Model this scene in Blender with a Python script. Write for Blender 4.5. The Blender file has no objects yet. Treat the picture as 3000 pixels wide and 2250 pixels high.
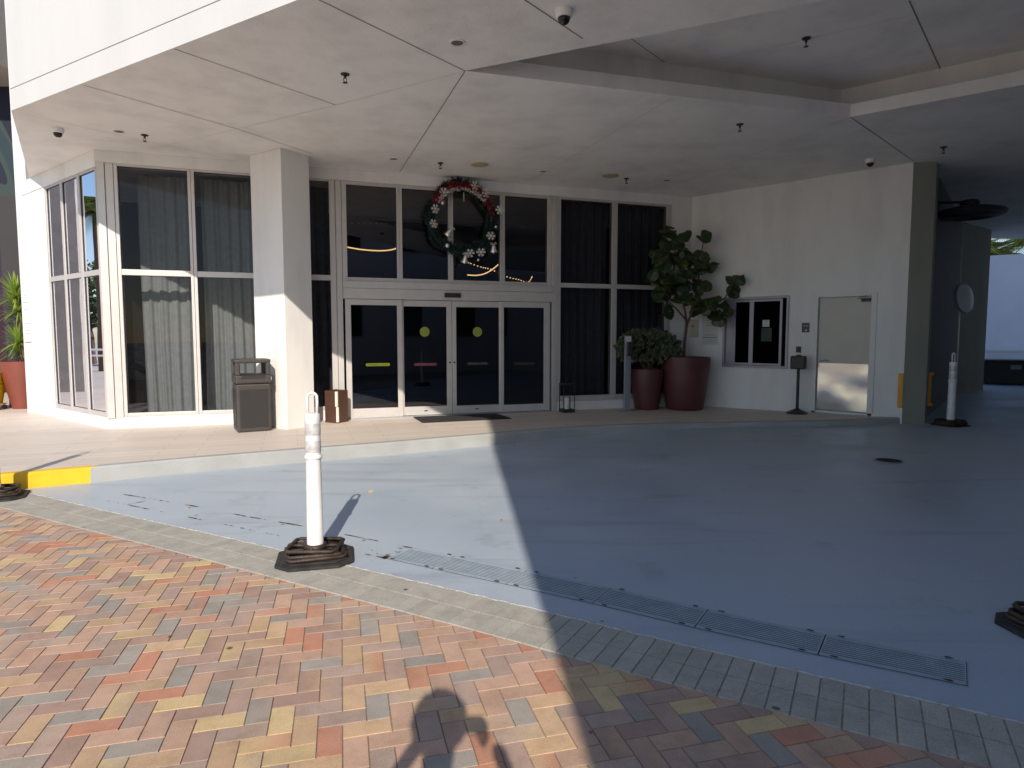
import bpy, bmesh, math, random
from mathutils import Vector, Matrix, noise as mnoise
R = math.radians
random.seed(7)
scn = bpy.context.scene
C = scn.collection

# ------------------------------------------------------------------ helpers
def tag(o, label=None, cat=None, group=None, kind=None):
    if label: o['label'] = label
    if cat: o['category'] = cat
    if group: o['group'] = group
    if kind: o['kind'] = kind
    return o

def thing(name, label, cat, loc=(0, 0, 0), rz=0.0, group=None):
    o = bpy.data.objects.new(name, None); C.objects.link(o)
    o.location = loc; o.rotation_euler = (0, 0, rz); o.empty_display_size = .1
    return tag(o, label, cat, group)

class MB:
    def __init__(s): s.v = []; s.f = []; s.m = []; s.mi = 0
    def face(s, pts):
        n = len(s.v); s.v += [tuple(p) for p in pts]; s.f.append(list(range(n, n + len(pts)))); s.m.append(s.mi)
    def add(s, vs, fs):
        n = len(s.v); s.v += [tuple(p) for p in vs]
        for f in fs: s.f.append([n + i for i in f]); s.m.append(s.mi)
    def box(s, c, d, M=None):
        x, y, z = c; a, b, h = d[0] / 2, d[1] / 2, d[2] / 2
        vs = [Vector((x + i * a, y + j * b, z + k * h)) for k in (-1, 1) for j in (-1, 1) for i in (-1, 1)]
        if M is not None: vs = [M @ v for v in vs]
        s.add(vs, [(0, 2, 3, 1), (4, 5, 7, 6), (0, 1, 5, 4), (2, 6, 7, 3), (0, 4, 6, 2), (1, 3, 7, 5)])
    def lathe(s, prof, n=24, c=(0, 0, 0), M=None, sq=None):
        vs = []
        for r, z in prof:
            for i in range(n):
                a = 2 * math.pi * i / n
                v = Vector((c[0] + r * math.cos(a), c[1] + r * math.sin(a), c[2] + z))
                vs.append(M @ v if M is not None else v)
        fs = []
        for k in range(len(prof) - 1):
            for i in range(n):
                j = (i + 1) % n
                fs.append((k * n + i, k * n + j, (k + 1) * n + j, (k + 1) * n + i))
        fs.append(tuple(range(n))[::-1]); fs.append(tuple((len(prof) - 1) * n + i for i in range(n)))
        s.add(vs, fs)
    def tube(s, pts, r, n=8, closed=False):
        pts = [Vector(p) for p in pts]; rs = r if isinstance(r, (list, tuple)) else [r] * len(pts)
        rings = []; up = None
        m = len(pts)
        for i, p in enumerate(pts):
            a = pts[(i - 1) % m] if (i > 0 or closed) else p
            b = pts[(i + 1) % m] if (i < m - 1 or closed) else p
            t = (b - a).normalized()
            if up is None: up = t.orthogonal().normalized()
            else:
                up = up - t * up.dot(t)
                up = up.normalized() if up.length > 1e-6 else t.orthogonal().normalized()
            w = t.cross(up)
            rings.append([p + (up * math.cos(2 * math.pi * k / n) + w * math.sin(2 * math.pi * k / n)) * rs[i] for k in range(n)])
        vs = [v for g in rings for v in g]; fs = []
        for i in range(m if closed else m - 1):
            j = (i + 1) % m
            for k in range(n):
                l = (k + 1) % n
                fs.append((i * n + k, i * n + l, j * n + l, j * n + k))
        if not closed: fs.append(tuple(range(n))[::-1]); fs.append(tuple((m - 1) * n + k for k in range(n)))
        s.add(vs, fs)
    def prism(s, poly, z0, z1, M=None):
        n = len(poly)
        vs = [Vector((x, y, z0)) for x, y in poly] + [Vector((x, y, z1)) for x, y in poly]
        if M is not None: vs = [M @ v for v in vs]
        s.add(vs, [tuple(range(n))[::-1], tuple(range(n, 2 * n))] + [(i, (i + 1) % n, n + (i + 1) % n, n + i) for i in range(n)])
    def build(s, name, mats, parent=None, smooth=False, bevel=0, fix=True, auto=None):
        me = bpy.data.meshes.new(name); me.from_pydata(s.v, [], s.f)
        mats = mats if isinstance(mats, (list, tuple)) else [mats]
        for m in mats: me.materials.append(m)
        for p, i in zip(me.polygons, s.m): p.material_index = i
        if fix:
            bm = bmesh.new(); bm.from_mesh(me); bmesh.ops.recalc_face_normals(bm, faces=bm.faces); bm.to_mesh(me); bm.free()
        if smooth or auto:
            me.polygons.foreach_set('use_smooth', [True] * len(me.polygons))
        if auto: me.set_sharp_from_angle(angle=R(auto))
        o = bpy.data.objects.new(name, me); C.objects.link(o)
        if parent: o.parent = parent
        if bevel:
            b = o.modifiers.new('bevel', 'BEVEL'); b.width = bevel; b.segments = 2; b.limit_method = 'ANGLE'
        return o

def copy_tree(o, parent=None):
    c = o.copy(); C.objects.link(c)
    if parent: c.parent = parent
    for ch in [x for x in bpy.data.objects if x.parent == o]: copy_tree(ch, c)
    return c

# ------------------------------------------------------------------ materials
def node(nt, t, **k):
    n = nt.nodes.new(t)
    for a, b in k.items(): setattr(n, a, b)
    return n
def new_mat(name):
    m = bpy.data.materials.new(name); m.use_nodes = True
    return m, m.node_tree, m.node_tree.nodes['Principled BSDF']
def ramp(nt, stops, interp='LINEAR'):
    r = node(nt, 'ShaderNodeValToRGB'); cr = r.color_ramp; cr.interpolation = interp
    while len(cr.elements) < len(stops): cr.elements.new(.5)
    for e, (p, c) in zip(cr.elements, stops): e.position = p; e.color = (*c, 1)
    return r
def mat(name, col, rough=.6, var=.06, scale=3, metal=0, bump=0, bscale=60, spec=.5, detail=4, col2=None, coat=0):
    m, nt, b = new_mat(name)
    tc = node(nt, 'ShaderNodeTexCoord'); nz = node(nt, 'ShaderNodeTexNoise'); nz.inputs['Scale'].default_value = scale; nz.inputs['Detail'].default_value = detail
    nt.links.new(tc.outputs['Object'], nz.inputs['Vector'])
    c1 = tuple(c * (1 - var) for c in col); c2 = col2 or tuple(min(1, c * (1 + var)) for c in col)
    r = ramp(nt, [(.3, c1), (.7, c2)]); nt.links.new(nz.outputs['Fac'], r.inputs['Fac']); nt.links.new(r.outputs['Color'], b.inputs['Base Color'])
    b.inputs['Roughness'].default_value = rough; b.inputs['Metallic'].default_value = metal; b.inputs['Specular IOR Level'].default_value = spec
    if coat: b.inputs['Coat Weight'].default_value = coat
    if bump:
        n2 = node(nt, 'ShaderNodeTexNoise'); n2.inputs['Scale'].default_value = bscale; n2.inputs['Detail'].default_value = 3
        nt.links.new(tc.outputs['Object'], n2.inputs['Vector'])
        bp = node(nt, 'ShaderNodeBump'); bp.inputs['Strength'].default_value = bump; bp.inputs['Distance'].default_value = .01
        nt.links.new(n2.outputs['Fac'], bp.inputs['Height']); nt.links.new(bp.outputs['Normal'], b.inputs['Normal'])
    return m

def stucco(name, col, stain=.12, bump=.25):
    m, nt, b = new_mat(name); L = nt.links.new
    tc = node(nt, 'ShaderNodeTexCoord')
    mp = node(nt, 'ShaderNodeMapping'); mp.inputs['Scale'].default_value = (1.2, 1.2, .35); L(tc.outputs['Object'], mp.inputs['Vector'])
    n1 = node(nt, 'ShaderNodeTexNoise'); n1.inputs['Scale'].default_value = 1.4; n1.inputs['Detail'].default_value = 8; n1.inputs['Roughness'].default_value = .62; L(mp.outputs[0], n1.inputs['Vector'])
    r = ramp(nt, [(.25, tuple(c * (1 - stain) for c in col)), (.55, col), (.8, tuple(min(.9, c * 1.03) for c in col))]); L(n1.outputs['Fac'], r.inputs['Fac'])
    L(r.outputs['Color'], b.inputs['Base Color']); b.inputs['Roughness'].default_value = .85; b.inputs['Specular IOR Level'].default_value = .25
    n2 = node(nt, 'ShaderNodeTexNoise'); n2.inputs['Scale'].default_value = 90; n2.inputs['Detail'].default_value = 4; L(tc.outputs['Object'], n2.inputs['Vector'])
    bp = node(nt, 'ShaderNodeBump'); bp.inputs['Strength'].default_value = bump; bp.inputs['Distance'].default_value = .006
    L(n2.outputs['Fac'], bp.inputs['Height']); L(bp.outputs['Normal'], b.inputs['Normal'])
    return m

M_white = stucco('white_stucco', (.80, .785, .765), stain=.15, bump=.5)
M_ceil = stucco('ceiling_stucco', (.88, .855, .815), stain=.17, bump=.7)
M_fascia = stucco('fascia_stucco', (.60, .60, .60), stain=.06)
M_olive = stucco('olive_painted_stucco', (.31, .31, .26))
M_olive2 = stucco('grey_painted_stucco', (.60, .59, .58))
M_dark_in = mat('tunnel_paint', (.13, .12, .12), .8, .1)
M_stone = stucco('stone_cladding', (.40, .355, .30), stain=.2)
M_alu = mat('brushed_aluminium_frame', (.56, .53, .51), .42, .04, 6, metal=.25)
M_alu_d = mat('dark_seal', (.03, .03, .035), .5)
M_black = mat('black_plastic', (.022, .021, .021), .45, .15, 8, bump=.15, bscale=120)
M_rubber = mat('black_rubber', (.022, .020, .019), .8, .3, 9, bump=.6, bscale=90, col2=(.045, .04, .036))
M_bin = mat('bin_charcoal', (.050, .044, .041), .5, .1, 8, bump=.25, bscale=200)
M_bin2 = mat('bin_panel', (.020, .018, .017), .6, .1, 8, bump=.5, bscale=300)
M_joint = mat('joint_grey', (.24, .225, .21), .9)  # grey of the scored ceiling joints
M_jointlite = mat('joint_sealant', (.62, .60, .57), .8)
M_steel = mat('satin_steel', (.42, .45, .48), .32, .05, 5, metal=.8)
M_terra = mat('terracotta_glaze', (.20, .052, .035), .38, .12, 3, bump=.05, bscale=30)
M_maroon = mat('maroon_pot', (.105, .032, .034), .42, .12, 3, bump=.05, bscale=30)
M_soil = mat('soil', (.035, .022, .015), .95, .4, 20, bump=.8, bscale=40)
M_yellow = mat('yellow_paint', (.80, .46, .01), .5, .08, 6, bump=.15, bscale=80)
M_yplast = mat('yellow_plastic', (.75, .50, .01), .35, .05, 4)
M_orange = mat('yellow_guard', (.72, .34, .02), .5, .08)
M_whitep = mat('white_plastic', (.78, .77, .77), .42, .08, 7, bump=.1, bscale=30)
M_brown = mat('brown_lantern_metal', (.085, .042, .028), .5, .1)
M_candle = mat('candle_wax', (.72, .68, .58), .5, .03)
M_matrub = mat('doormat_pile', (.028, .027, .03), .95, .25, 30, bump=1, bscale=300)
M_bark = mat('bark', (.12, .07, .05), .8, .25, 20, bump=.5, bscale=60)
M_paper = mat('paper', (.62, .60, .56), .7, .03)
M_cream = mat('cream_card', (.55, .50, .37), .7, .03)
M_ink = mat('ink', (.05, .05, .06), .6)
M_inkg = mat('faded_ink', (.25, .25, .27), .7)
M_stick = mat('yellow_green_sticker', (.50, .56, .03), .5, .03)
M_red = mat('red_sticker', (.35, .03, .06), .5)
M_silver = mat('silver_glitter', (.75, .73, .70), .25, .1, 40, metal=.7)
M_snow = mat('white_glitter', (.62, .60, .56), .5, .1, 60)
M_tinsel = mat('red_ribbon', (.34, .012, .03), .3, .3, 30)
M_speaker = mat('yellowed_grille', (.50, .40, .24), .6)
M_door = mat('beige_door_paint', (.50, .47, .42), .28, .04, 3, bump=.12, bscale=8)
M_wframe = mat('mauve_grey_frame', (.36, .33, .37), .45, .04, 5, metal=.3)
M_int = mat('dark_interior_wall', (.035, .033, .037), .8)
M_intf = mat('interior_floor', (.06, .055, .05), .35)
M_rust = mat('rust', (.055, .026, .016), .9, .5, 40, bump=.5, bscale=60)
M_skin = mat('skin', (.42, .24, .17), .5, .05)
M_hair = mat('dark_hair', (.025, .018, .014), .6)
M_shirt = mat('blue_shirt', (.08, .11, .20), .85)
M_trous = mat('grey_trousers', (.10, .10, .11), .85)

def leafmat(name, a, b, sheen=.35, trans=.25):
    m, nt, bs = new_mat(name); L = nt.links.new
    g = node(nt, 'ShaderNodeNewGeometry'); r = ramp(nt, [(0, a), (1, b)]); L(g.outputs['Random Per Island'], r.inputs['Fac'])
    L(r.outputs['Color'], bs.inputs['Base Color']); bs.inputs['Roughness'].default_value = sheen
    t = node(nt, 'ShaderNodeBsdfTranslucent'); L(r.outputs['Color'], t.inputs['Color'])
    mx = node(nt, 'ShaderNodeMixShader'); mx.inputs[0].default_value = trans
    L(bs.outputs[0], mx.inputs[1]); L(t.outputs[0], mx.inputs[2]); L(mx.outputs[0], nt.nodes['Material Output'].inputs['Surface'])
    return m
M_fig = leafmat('fig_leaf', (.022, .05, .016), (.06, .085, .022))
M_shrub = leafmat('shrub_leaf', (.03, .055, .025), (.16, .19, .10))
M_yucca = leafmat('yucca_leaf', (.14, .26, .03), (.42, .52, .10), .4, .35)
M_palm = leafmat('palm_frond', (.05, .09, .02), (.20, .24, .06))
M_tree = leafmat('tree_leaf', (.03, .06, .02), (.08, .12, .04))
M_pine = leafmat('garland_needle', (.008, .024, .022), (.016, .05, .045), .6, .1)

def glass(name, tint, base, rough=0.0, k=1.15):
    m = bpy.data.materials.new(name); m.use_nodes = True; nt = m.node_tree; L = nt.links.new
    nt.nodes.remove(nt.nodes['Principled BSDF'])
    tr = node(nt, 'ShaderNodeBsdfTransparent'); tr.inputs['Color'].default_value = (*tint, 1)
    gl = node(nt, 'ShaderNodeBsdfGlossy'); gl.inputs['Roughness'].default_value = rough; gl.inputs['Color'].default_value = (.88, .9, 1, 1)
    fr = node(nt, 'ShaderNodeFresnel'); fr.inputs['IOR'].default_value = 1.5
    ma = node(nt, 'ShaderNodeMath', operation='MULTIPLY_ADD'); ma.inputs[1].default_value = k; ma.inputs[2].default_value = base
    mx = node(nt, 'ShaderNodeMixShader'); L(fr.outputs[0], ma.inputs[0]); L(ma.outputs[0], mx.inputs[0])
    # very slight waviness of the pane
    tc = node(nt, 'ShaderNodeTexCoord'); nz = node(nt, 'ShaderNodeTexNoise'); nz.inputs['Scale'].default_value = .8; L(tc.outputs['Object'], nz.inputs['Vector'])
    bp = node(nt, 'ShaderNodeBump'); bp.inputs['Strength'].default_value = .12; bp.inputs['Distance'].default_value = .01
    L(nz.outputs['Fac'], bp.inputs['Height']); L(bp.outputs['Normal'], gl.inputs['Normal'])
    L(tr.outputs[0], mx.inputs[1]); L(gl.outputs[0], mx.inputs[2]); L(mx.outputs[0], nt.nodes['Material Output'].inputs['Surface'])
    return m
M_glass = glass('tinted_glass', (.52, .53, .57), -.008, k=.55)
M_glassb = glass('reflective_bay_glass', (.30, .32, .36), .22)
M_glassw = glass('service_glass', (.30, .31, .33), -.03, k=.6)
M_glassd = glass('door_glass', (.30, .31, .36), .02)

def emis(name, col, s):
    m = bpy.data.materials.new(name); m.use_nodes = True; nt = m.node_tree
    b = nt.nodes['Principled BSDF']; b.inputs['Base Color'].default_value = (*col, 1); b.inputs['Emission Color'].default_value = (*col, 1); b.inputs['Emission Strength'].default_value = s
    return m
M_lamp = emis('warm_lamp', (1, .62, .22), 3.0)
M_lampw = emis('dim_lamp', (.8, .75, .8), .35)

# curtains
M_curtd = mat('dark_curtain', (.12, .115, .125), .9, .1, 12)
M_curt = mat('sage_curtain', (.44, .465, .42), .9, .08, 12)
# painted drive
def drive_mat():
    m, nt, b = new_mat('painted_concrete'); L = nt.links.new
    tc = node(nt, 'ShaderNodeTexCoord')
    n1 = node(nt, 'ShaderNodeTexNoise'); n1.inputs['Scale'].default_value = .55; n1.inputs['Detail'].default_value = 7; n1.inputs['Roughness'].default_value = .6; L(tc.outputs['Object'], n1.inputs['Vector'])
    r1 = ramp(nt, [(.3, (.375, .437, .51)), (.5, (.415, .472, .54)), (.72, (.47, .515, .565))]); L(n1.outputs['Fac'], r1.inputs['Fac'])
    # tyre-smeared streaks running with the drive
    mp = node(nt, 'ShaderNodeMapping'); mp.inputs['Rotation'].default_value = (0, 0, R(-24)); mp.inputs['Scale'].default_value = (.35, 3.2, 1); L(tc.outputs['Object'], mp.inputs['Vector'])
    n2 = node(nt, 'ShaderNodeTexNoise'); n2.inputs['Scale'].default_value = 1.3; n2.inputs['Detail'].default_value = 6; n2.inputs['Distortion'].default_value = .6; L(mp.outputs[0], n2.inputs['Vector'])
    r2 = ramp(nt, [(.56, (1, 1, 1)), (.70, (.80, .79, .77)), (.8, (.6, .58, .55))]); L(n2.outputs['Fac'], r2.inputs['Fac'])
    mx = node(nt, 'ShaderNodeMix', data_type='RGBA', blend_type='MULTIPLY'); mx.inputs[0].default_value = .7
    L(r1.outputs['Color'], mx.inputs[6]); L(r2.outputs['Color'], mx.inputs[7])
    # fine grit and scattered specks
    n3 = node(nt, 'ShaderNodeTexNoise'); n3.inputs['Scale'].default_value = 120; n3.inputs['Detail'].default_value = 2; L(tc.outputs['Object'], n3.inputs['Vector'])
    r3 = ramp(nt, [(.35, (.86, .86, .86)), (.65, (1.06, 1.06, 1.06))]); L(n3.outputs['Fac'], r3.inputs['Fac'])
    mx2 = node(nt, 'ShaderNodeMix', data_type='RGBA', blend_type='MULTIPLY'); mx2.inputs[0].default_value = .8; L(mx.outputs[2], mx2.inputs[6]); L(r3.outputs['Color'], mx2.inputs[7])
    vo = node(nt, 'ShaderNodeTexVoronoi'); vo.inputs['Scale'].default_value = 2.6; L(tc.outputs['Object'], vo.inputs['Vector'])
    r4 = ramp(nt, [(.022, (.25, .2, .17)), (.035, (1, 1, 1))]); L(vo.outputs['Distance'], r4.inputs['Fac'])
    mx3 = node(nt, 'ShaderNodeMix', data_type='RGBA', blend_type='MULTIPLY'); mx3.inputs[0].default_value = .8; L(mx2.outputs[2], mx3.inputs[6]); L(r4.outputs['Color'], mx3.inputs[7])
    # hairline cracks and oily blotches
    wv = node(nt, 'ShaderNodeTexVoronoi', feature='DISTANCE_TO_EDGE'); wv.inputs['Scale'].default_value = .33
    nd = node(nt, 'ShaderNodeTexNoise'); nd.inputs['Scale'].default_value = 2.2; nd.inputs['Detail'].default_value = 8
    L(tc.outputs['Object'], nd.inputs['Vector']); va = node(nt, 'ShaderNodeVectorMath', operation='MULTIPLY_ADD'); va.inputs[1].default_value = (.5, .5, .5)
    L(nd.outputs['Color'], va.inputs[0]); L(tc.outputs['Object'], va.inputs[2]); L(va.outputs[0], wv.inputs['Vector'])
    r5 = ramp(nt, [(.0, (.45, .44, .43)), (.0022, (.8, .8, .8)), (.0035, (1, 1, 1))]); L(wv.outputs['Distance'], r5.inputs['Fac'])
    n6 = node(nt, 'ShaderNodeTexNoise'); n6.inputs['Scale'].default_value = 1.7; n6.inputs['Detail'].default_value = 9; n6.inputs['Roughness'].default_value = .7; L(tc.outputs['Object'], n6.inputs['Vector'])
    r6 = ramp(nt, [(.28, (.72, .71, .69)), (.42, (1, 1, 1)), (.62, (1, 1, 1)), (.74, (1.12, 1.1, 1.07))]); L(n6.outputs['Fac'], r6.inputs['Fac'])
    mx4 = node(nt, 'ShaderNodeMix', data_type='RGBA', blend_type='MULTIPLY'); mx4.inputs[0].default_value = .12; L(mx3.outputs[2], mx4.inputs[6]); L(r5.outputs['Color'], mx4.inputs[7])
    mx5 = node(nt, 'ShaderNodeMix', data_type='RGBA', blend_type='MULTIPLY'); mx5.inputs[0].default_value = .8; L(mx4.outputs[2], mx5.inputs[6]); L(r6.outputs['Color'], mx5.inputs[7])
    L(mx5.outputs[2], b.inputs['Base Color']); b.inputs['Specular IOR Level'].default_value = .35
    rr = ramp(nt, [(.3, (.30,) * 3), (.7, (.6,) * 3)]); L(n1.outputs['Fac'], rr.inputs['Fac']); L(rr.outputs['Color'], b.inputs['Roughness'])
    bp = node(nt, 'ShaderNodeBump'); bp.inputs['Strength'].default_value = .35; bp.inputs['Distance'].default_value = .004
    L(n3.outputs['Fac'], bp.inputs['Height']); L(bp.outputs['Normal'], b.inputs['Normal'])
    return m
M_drive = drive_mat()

def tile_mat():
    m, nt, b = new_mat('wood_look_tile'); L = nt.links.new
    tc = node(nt, 'ShaderNodeTexCoord'); mp = node(nt, 'ShaderNodeMapping'); mp.inputs['Rotation'].default_value = (0, 0, R(-18.6)); L(tc.outputs['Object'], mp.inputs['Vector'])
    br = node(nt, 'ShaderNodeTexBrick'); br.inputs['Scale'].default_value = 1; br.offset = .37; br.inputs['Brick Width'].default_value = 1.2; br.inputs['Row Height'].default_value = .2
    br.inputs['Mortar Size'].default_value = .0022; br.inputs['Color1'].default_value = (.68, .595, .52, 1); br.inputs['Color2'].default_value = (.62, .54, .47, 1); br.inputs['Mortar'].default_value = (.27, .23, .2, 1)
    L(mp.outputs[0], br.inputs['Vector'])
    m2 = node(nt, 'ShaderNodeMapping'); m2.inputs['Scale'].default_value = (.7, 9, 1); L(mp.outputs[0], m2.inputs['Vector'])
    nz = node(nt, 'ShaderNodeTexNoise'); nz.inputs['Scale'].default_value = 2; nz.inputs['Detail'].default_value = 6; L(m2.outputs[0], nz.inputs['Vector'])
    r = ramp(nt, [(.3, (.93, .925, .92)), (.7, (1.03, 1.025, 1.02))]); L(nz.outputs['Fac'], r.inputs['Fac'])
    mx = node(nt, 'ShaderNodeMix', data_type='RGBA', blend_type='MULTIPLY'); mx.inputs[0].default_value = .9; L(br.outputs['Color'], mx.inputs[6]); L(r.outputs['Color'], mx.inputs[7])
    L(mx.outputs[2], b.inputs['Base Color']); b.inputs['Roughness'].default_value = .55
    bp = node(nt, 'ShaderNodeBump'); bp.inputs['Strength'].default_value = .2; bp.inputs['Distance'].default_value = .004; bp.invert = True
    L(br.outputs['Fac'], bp.inputs['Height']); L(bp.outputs['Normal'], b.inputs['Normal'])
    return m
M_tile = tile_mat()
M_kerb = mat('painted_kerb', (.355, .36, .35), .7, .1, 2, bump=.5, bscale=60)
M_kerb2 = mat('bare_concrete', (.36, .345, .32), .8, .12, 2, bump=.4, bscale=60)

def brick_mat():
    m, nt, b = new_mat('paver_bricks'); L = nt.links.new
    at = node(nt, 'ShaderNodeAttribute'); at.attribute_name = 'Col'
    tc = node(nt, 'ShaderNodeTexCoord')
    n1 = node(nt, 'ShaderNodeTexNoise'); n1.inputs['Scale'].default_value = 260; n1.inputs['Detail'].default_value = 3; L(tc.outputs['Object'], n1.inputs['Vector'])
    r = ramp(nt, [(.3, (.72, .71, .70)), (.5, (1, 1, 1)), (.72, (1.2, 1.2, 1.2))]); L(n1.outputs['Fac'], r.inputs['Fac'])
    n2 = node(nt, 'ShaderNodeTexNoise'); n2.inputs['Scale'].default_value = 3; n2.inputs['Detail'].default_value = 6; L(tc.outputs['Object'], n2.inputs['Vector'])
    r2 = ramp(nt, [(.3, (.80, .78, .76)), (.5, (.97, .97, .96)), (.68, (1.08, 1.07, 1.06))]); L(n2.outputs['Fac'], r2.inputs['Fac'])
    n2.inputs['Scale'].default_value = 7; n2.inputs['Detail'].default_value = 10; n2.inputs['Roughness'].default_value = .7
    a = node(nt, 'ShaderNodeMix', data_type='RGBA', blend_type='MULTIPLY'); a.inputs[0].default_value = 1; L(at.outputs['Color'], a.inputs[6]); L(r.outputs['Color'], a.inputs[7])
    c = node(nt, 'ShaderNodeMix', data_type='RGBA', blend_type='MULTIPLY'); c.inputs[0].default_value = 1; L(a.outputs[2], c.inputs[6]); L(r2.outputs['Color'], c.inputs[7])
    # sparse dark gum and tar spots
    vo = node(nt, 'ShaderNodeTexVoronoi'); vo.inputs['Scale'].default_value = 2.3; L(tc.outputs['Object'], vo.inputs['Vector'])
    ns = node(nt, 'ShaderNodeTexNoise'); ns.inputs['Scale'].default_value = 30; L(tc.outputs['Object'], ns.inputs['Vector'])
    ad = node(nt, 'ShaderNodeMath', operation='MULTIPLY_ADD'); ad.inputs[1].default_value = .05; L(ns.outputs['Fac'], ad.inputs[0]); L(vo.outputs['Distance'], ad.inputs[2])
    r4 = ramp(nt, [(.052, (.2, .17, .15)), (.066, (1, 1, 1))]); L(ad.outputs[0], r4.inputs['Fac'])
    d = node(nt, 'ShaderNodeMix', data_type='RGBA', blend_type='MULTIPLY'); d.inputs[0].default_value = .85; L(c.outputs[2], d.inputs[6]); L(r4.outputs['Color'], d.inputs[7])
    L(d.outputs[2], b.inputs['Base Color']); b.inputs['Roughness'].default_value = .8; b.inputs['Specular IOR Level'].default_value = .3
    bp = node(nt, 'ShaderNodeBump'); bp.inputs['Strength'].default_value = .5; bp.inputs['Distance'].default_value = .003
    L(n1.outputs['Fac'], bp.inputs['Height']); L(bp.outputs['Normal'], b.inputs['Normal'])
    return m
M_brick = brick_mat()
M_mortar = mat('joint_sand', (.30, .25, .20), .95, .3, 30, bump=.5, bscale=200)
M_ground = mat('far_paving', (.55, .50, .45), .9, .15, 1)

# ------------------------------------------------------------------ plan of the place
BC = Vector((-6.35, 10.10)); IC = Vector((3.65, 13.47)); WE = Vector((6.57, 10.78)); PC = Vector((-9.0, 12.15))
ZC = 4.46
def sm(t): t = max(0, min(1, t)); return t * t * (3 - 2 * t)
def dz(x, y): return .15 * sm(((x - 2) + (y - 7)) / 8.4)      # the drive rises to the back right
def pz(x): return .17 + .028 * max(0, x - 3.6)
class Frame:
    """local frame on a wall: s along, d towards the viewer, z up"""
    def __init__(s, a, b):
        s.a = a; t = (b - a).normalized(); s.t = t; n = Vector((t.y, -t.x))
        if n.dot(-a) < 0: n = -n
        s.n = n
        s.ang = math.atan2(t.y, t.x)
        s.M = Matrix(((t.x, n.x, 0, a.x), (t.y, n.y, 0, a.y), (0, 0, 1, 0), (0, 0, 0, 1)))
    def P(s, u, d, z): return s.M @ Vector((u, d, z))
    def box(s, mb, s0, s1, d0, d1, z0, z1): mb.box(((s0 + s1) / 2, (d0 + d1) / 2, (z0 + z1) / 2), (s1 - s0, d1 - d0, z1 - z0), s.M)
F = Frame(BC, IC); B = Frame(BC, PC); W = Frame(IC, WE)

# ------------------------------------------------------------------ ground
g = MB(); g.face([(-150, -150, -.03), (150, -150, -.03), (150, 150, -.03), (-150, 150, -.03)])
tag(g.build('ground', M_ground), kind='structure')

band_up = [(-30, 19.6), (-12, 10.3), (-7.5, 7.9), (-4.81, 6.476), (-4.05, 6.02), (-3.45, 5.70), (-2.79, 5.36), (-2.31, 5.114), (-1.82, 4.83), (-1.09, 4.42), (-.80, 4.24), (-.55, 4.12), (-.31, 3.99), (-.08, 3.865), (.18, 3.705), (.42, 3.563), (.69, 3.41), (.86, 3.32), (1.06, 3.21), (1.48, 2.96), (1.66, 2.86), (1.82, 2.76), (2.03, 2.67), (2.13, 2.62), (4, 1.65), (9, -.95)]
def chaikin(pl, n=3):
    for _ in range(n):
        q = [pl[0]]
        for (x0, y0), (x1, y1) in zip(pl, pl[1:]):
            q += [(x0 * .75 + x1 * .25, y0 * .75 + y1 * .25), (x0 * .25 + x1 * .75, y0 * .25 + y1 * .75)]
        pl = q + [pl[-1]]
    return pl
band_up = [(-30, 19.6), (-12, 10.3), (-7.5, 7.9), (-4.81, 6.476), (-3.45, 5.71), (-2.31, 5.11), (-1.09, 4.42), (-.08, 3.865), (.86, 3.315), (1.74, 2.83), (2.6, 2.36), (4, 1.62), (9, -.95)]
band_up = chaikin(band_up)
def interp(pl, x):
    for (x0, y0), (x1, y1) in zip(pl, pl[1:]):
        if x <= x1: return y0 + (y1 - y0) * (x - x0) / (x1 - x0)
    return pl[-1][1]
def resample(pl, st):
    out = []; acc = 0; prev = Vector(pl[0]); out.append((prev.copy(), None)); need = st
    pts = [Vector(p) for p in pl]; res = [pts[0]]
    i = 0; cur = pts[0]; left = st
    while i < len(pts) - 1:
        d = (pts[i + 1] - cur).length
        if d >= left: cur = cur + (pts[i + 1] - cur).normalized() * left; res.append(cur); left = st
        else: left -= d; cur = pts[i + 1]; i += 1
    return res
kerb = [(-30, -5.8), (-12, 3.3), (-8, 5.35), (-5.3, 6.73), (-4.685, 7.065), (-3.895, 7.56), (-2.97, 8.06), (-1.63, 8.76), (-.318, 9.507), (.264, 9.83), (1.0, 10.18), (1.7, 10.42), (2.6, 10.62), (3.6, 10.72), (4.5, 10.68), (5.2, 10.60), (5.9, 10.66), (6.35, 10.76), (6.56, 10.80)]

# drive slab
g = MB(); xs = [-30, -20, -12, -9] + [-7 + i * .35 for i in range(48)] + [10 + i for i in range(21)]
NY = 46
vs = []
for x in xs:
    y0 = interp(band_up, x); y1 = max(24, y0 + 1)
    for j in range(NY + 1):
        y = y0 + (y1 - y0) * (j / NY) ** 1.2
        vs.append((x, y, dz(x, y) + .0))
fs = [(i * (NY + 1) + j, (i + 1) * (NY + 1) + j, (i + 1) * (NY + 1) + j + 1, i * (NY + 1) + j + 1) for i in range(len(xs) - 1) for j in range(NY)]
g.add(vs, fs)
tag(g.build('driveway', M_drive, smooth=True), kind='structure')
# rear yard
g = MB(); g.box((25, 42, .06), (80, 36, .1)); tag(g.build('rear_yard', M_kerb2), kind='structure')

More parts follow.
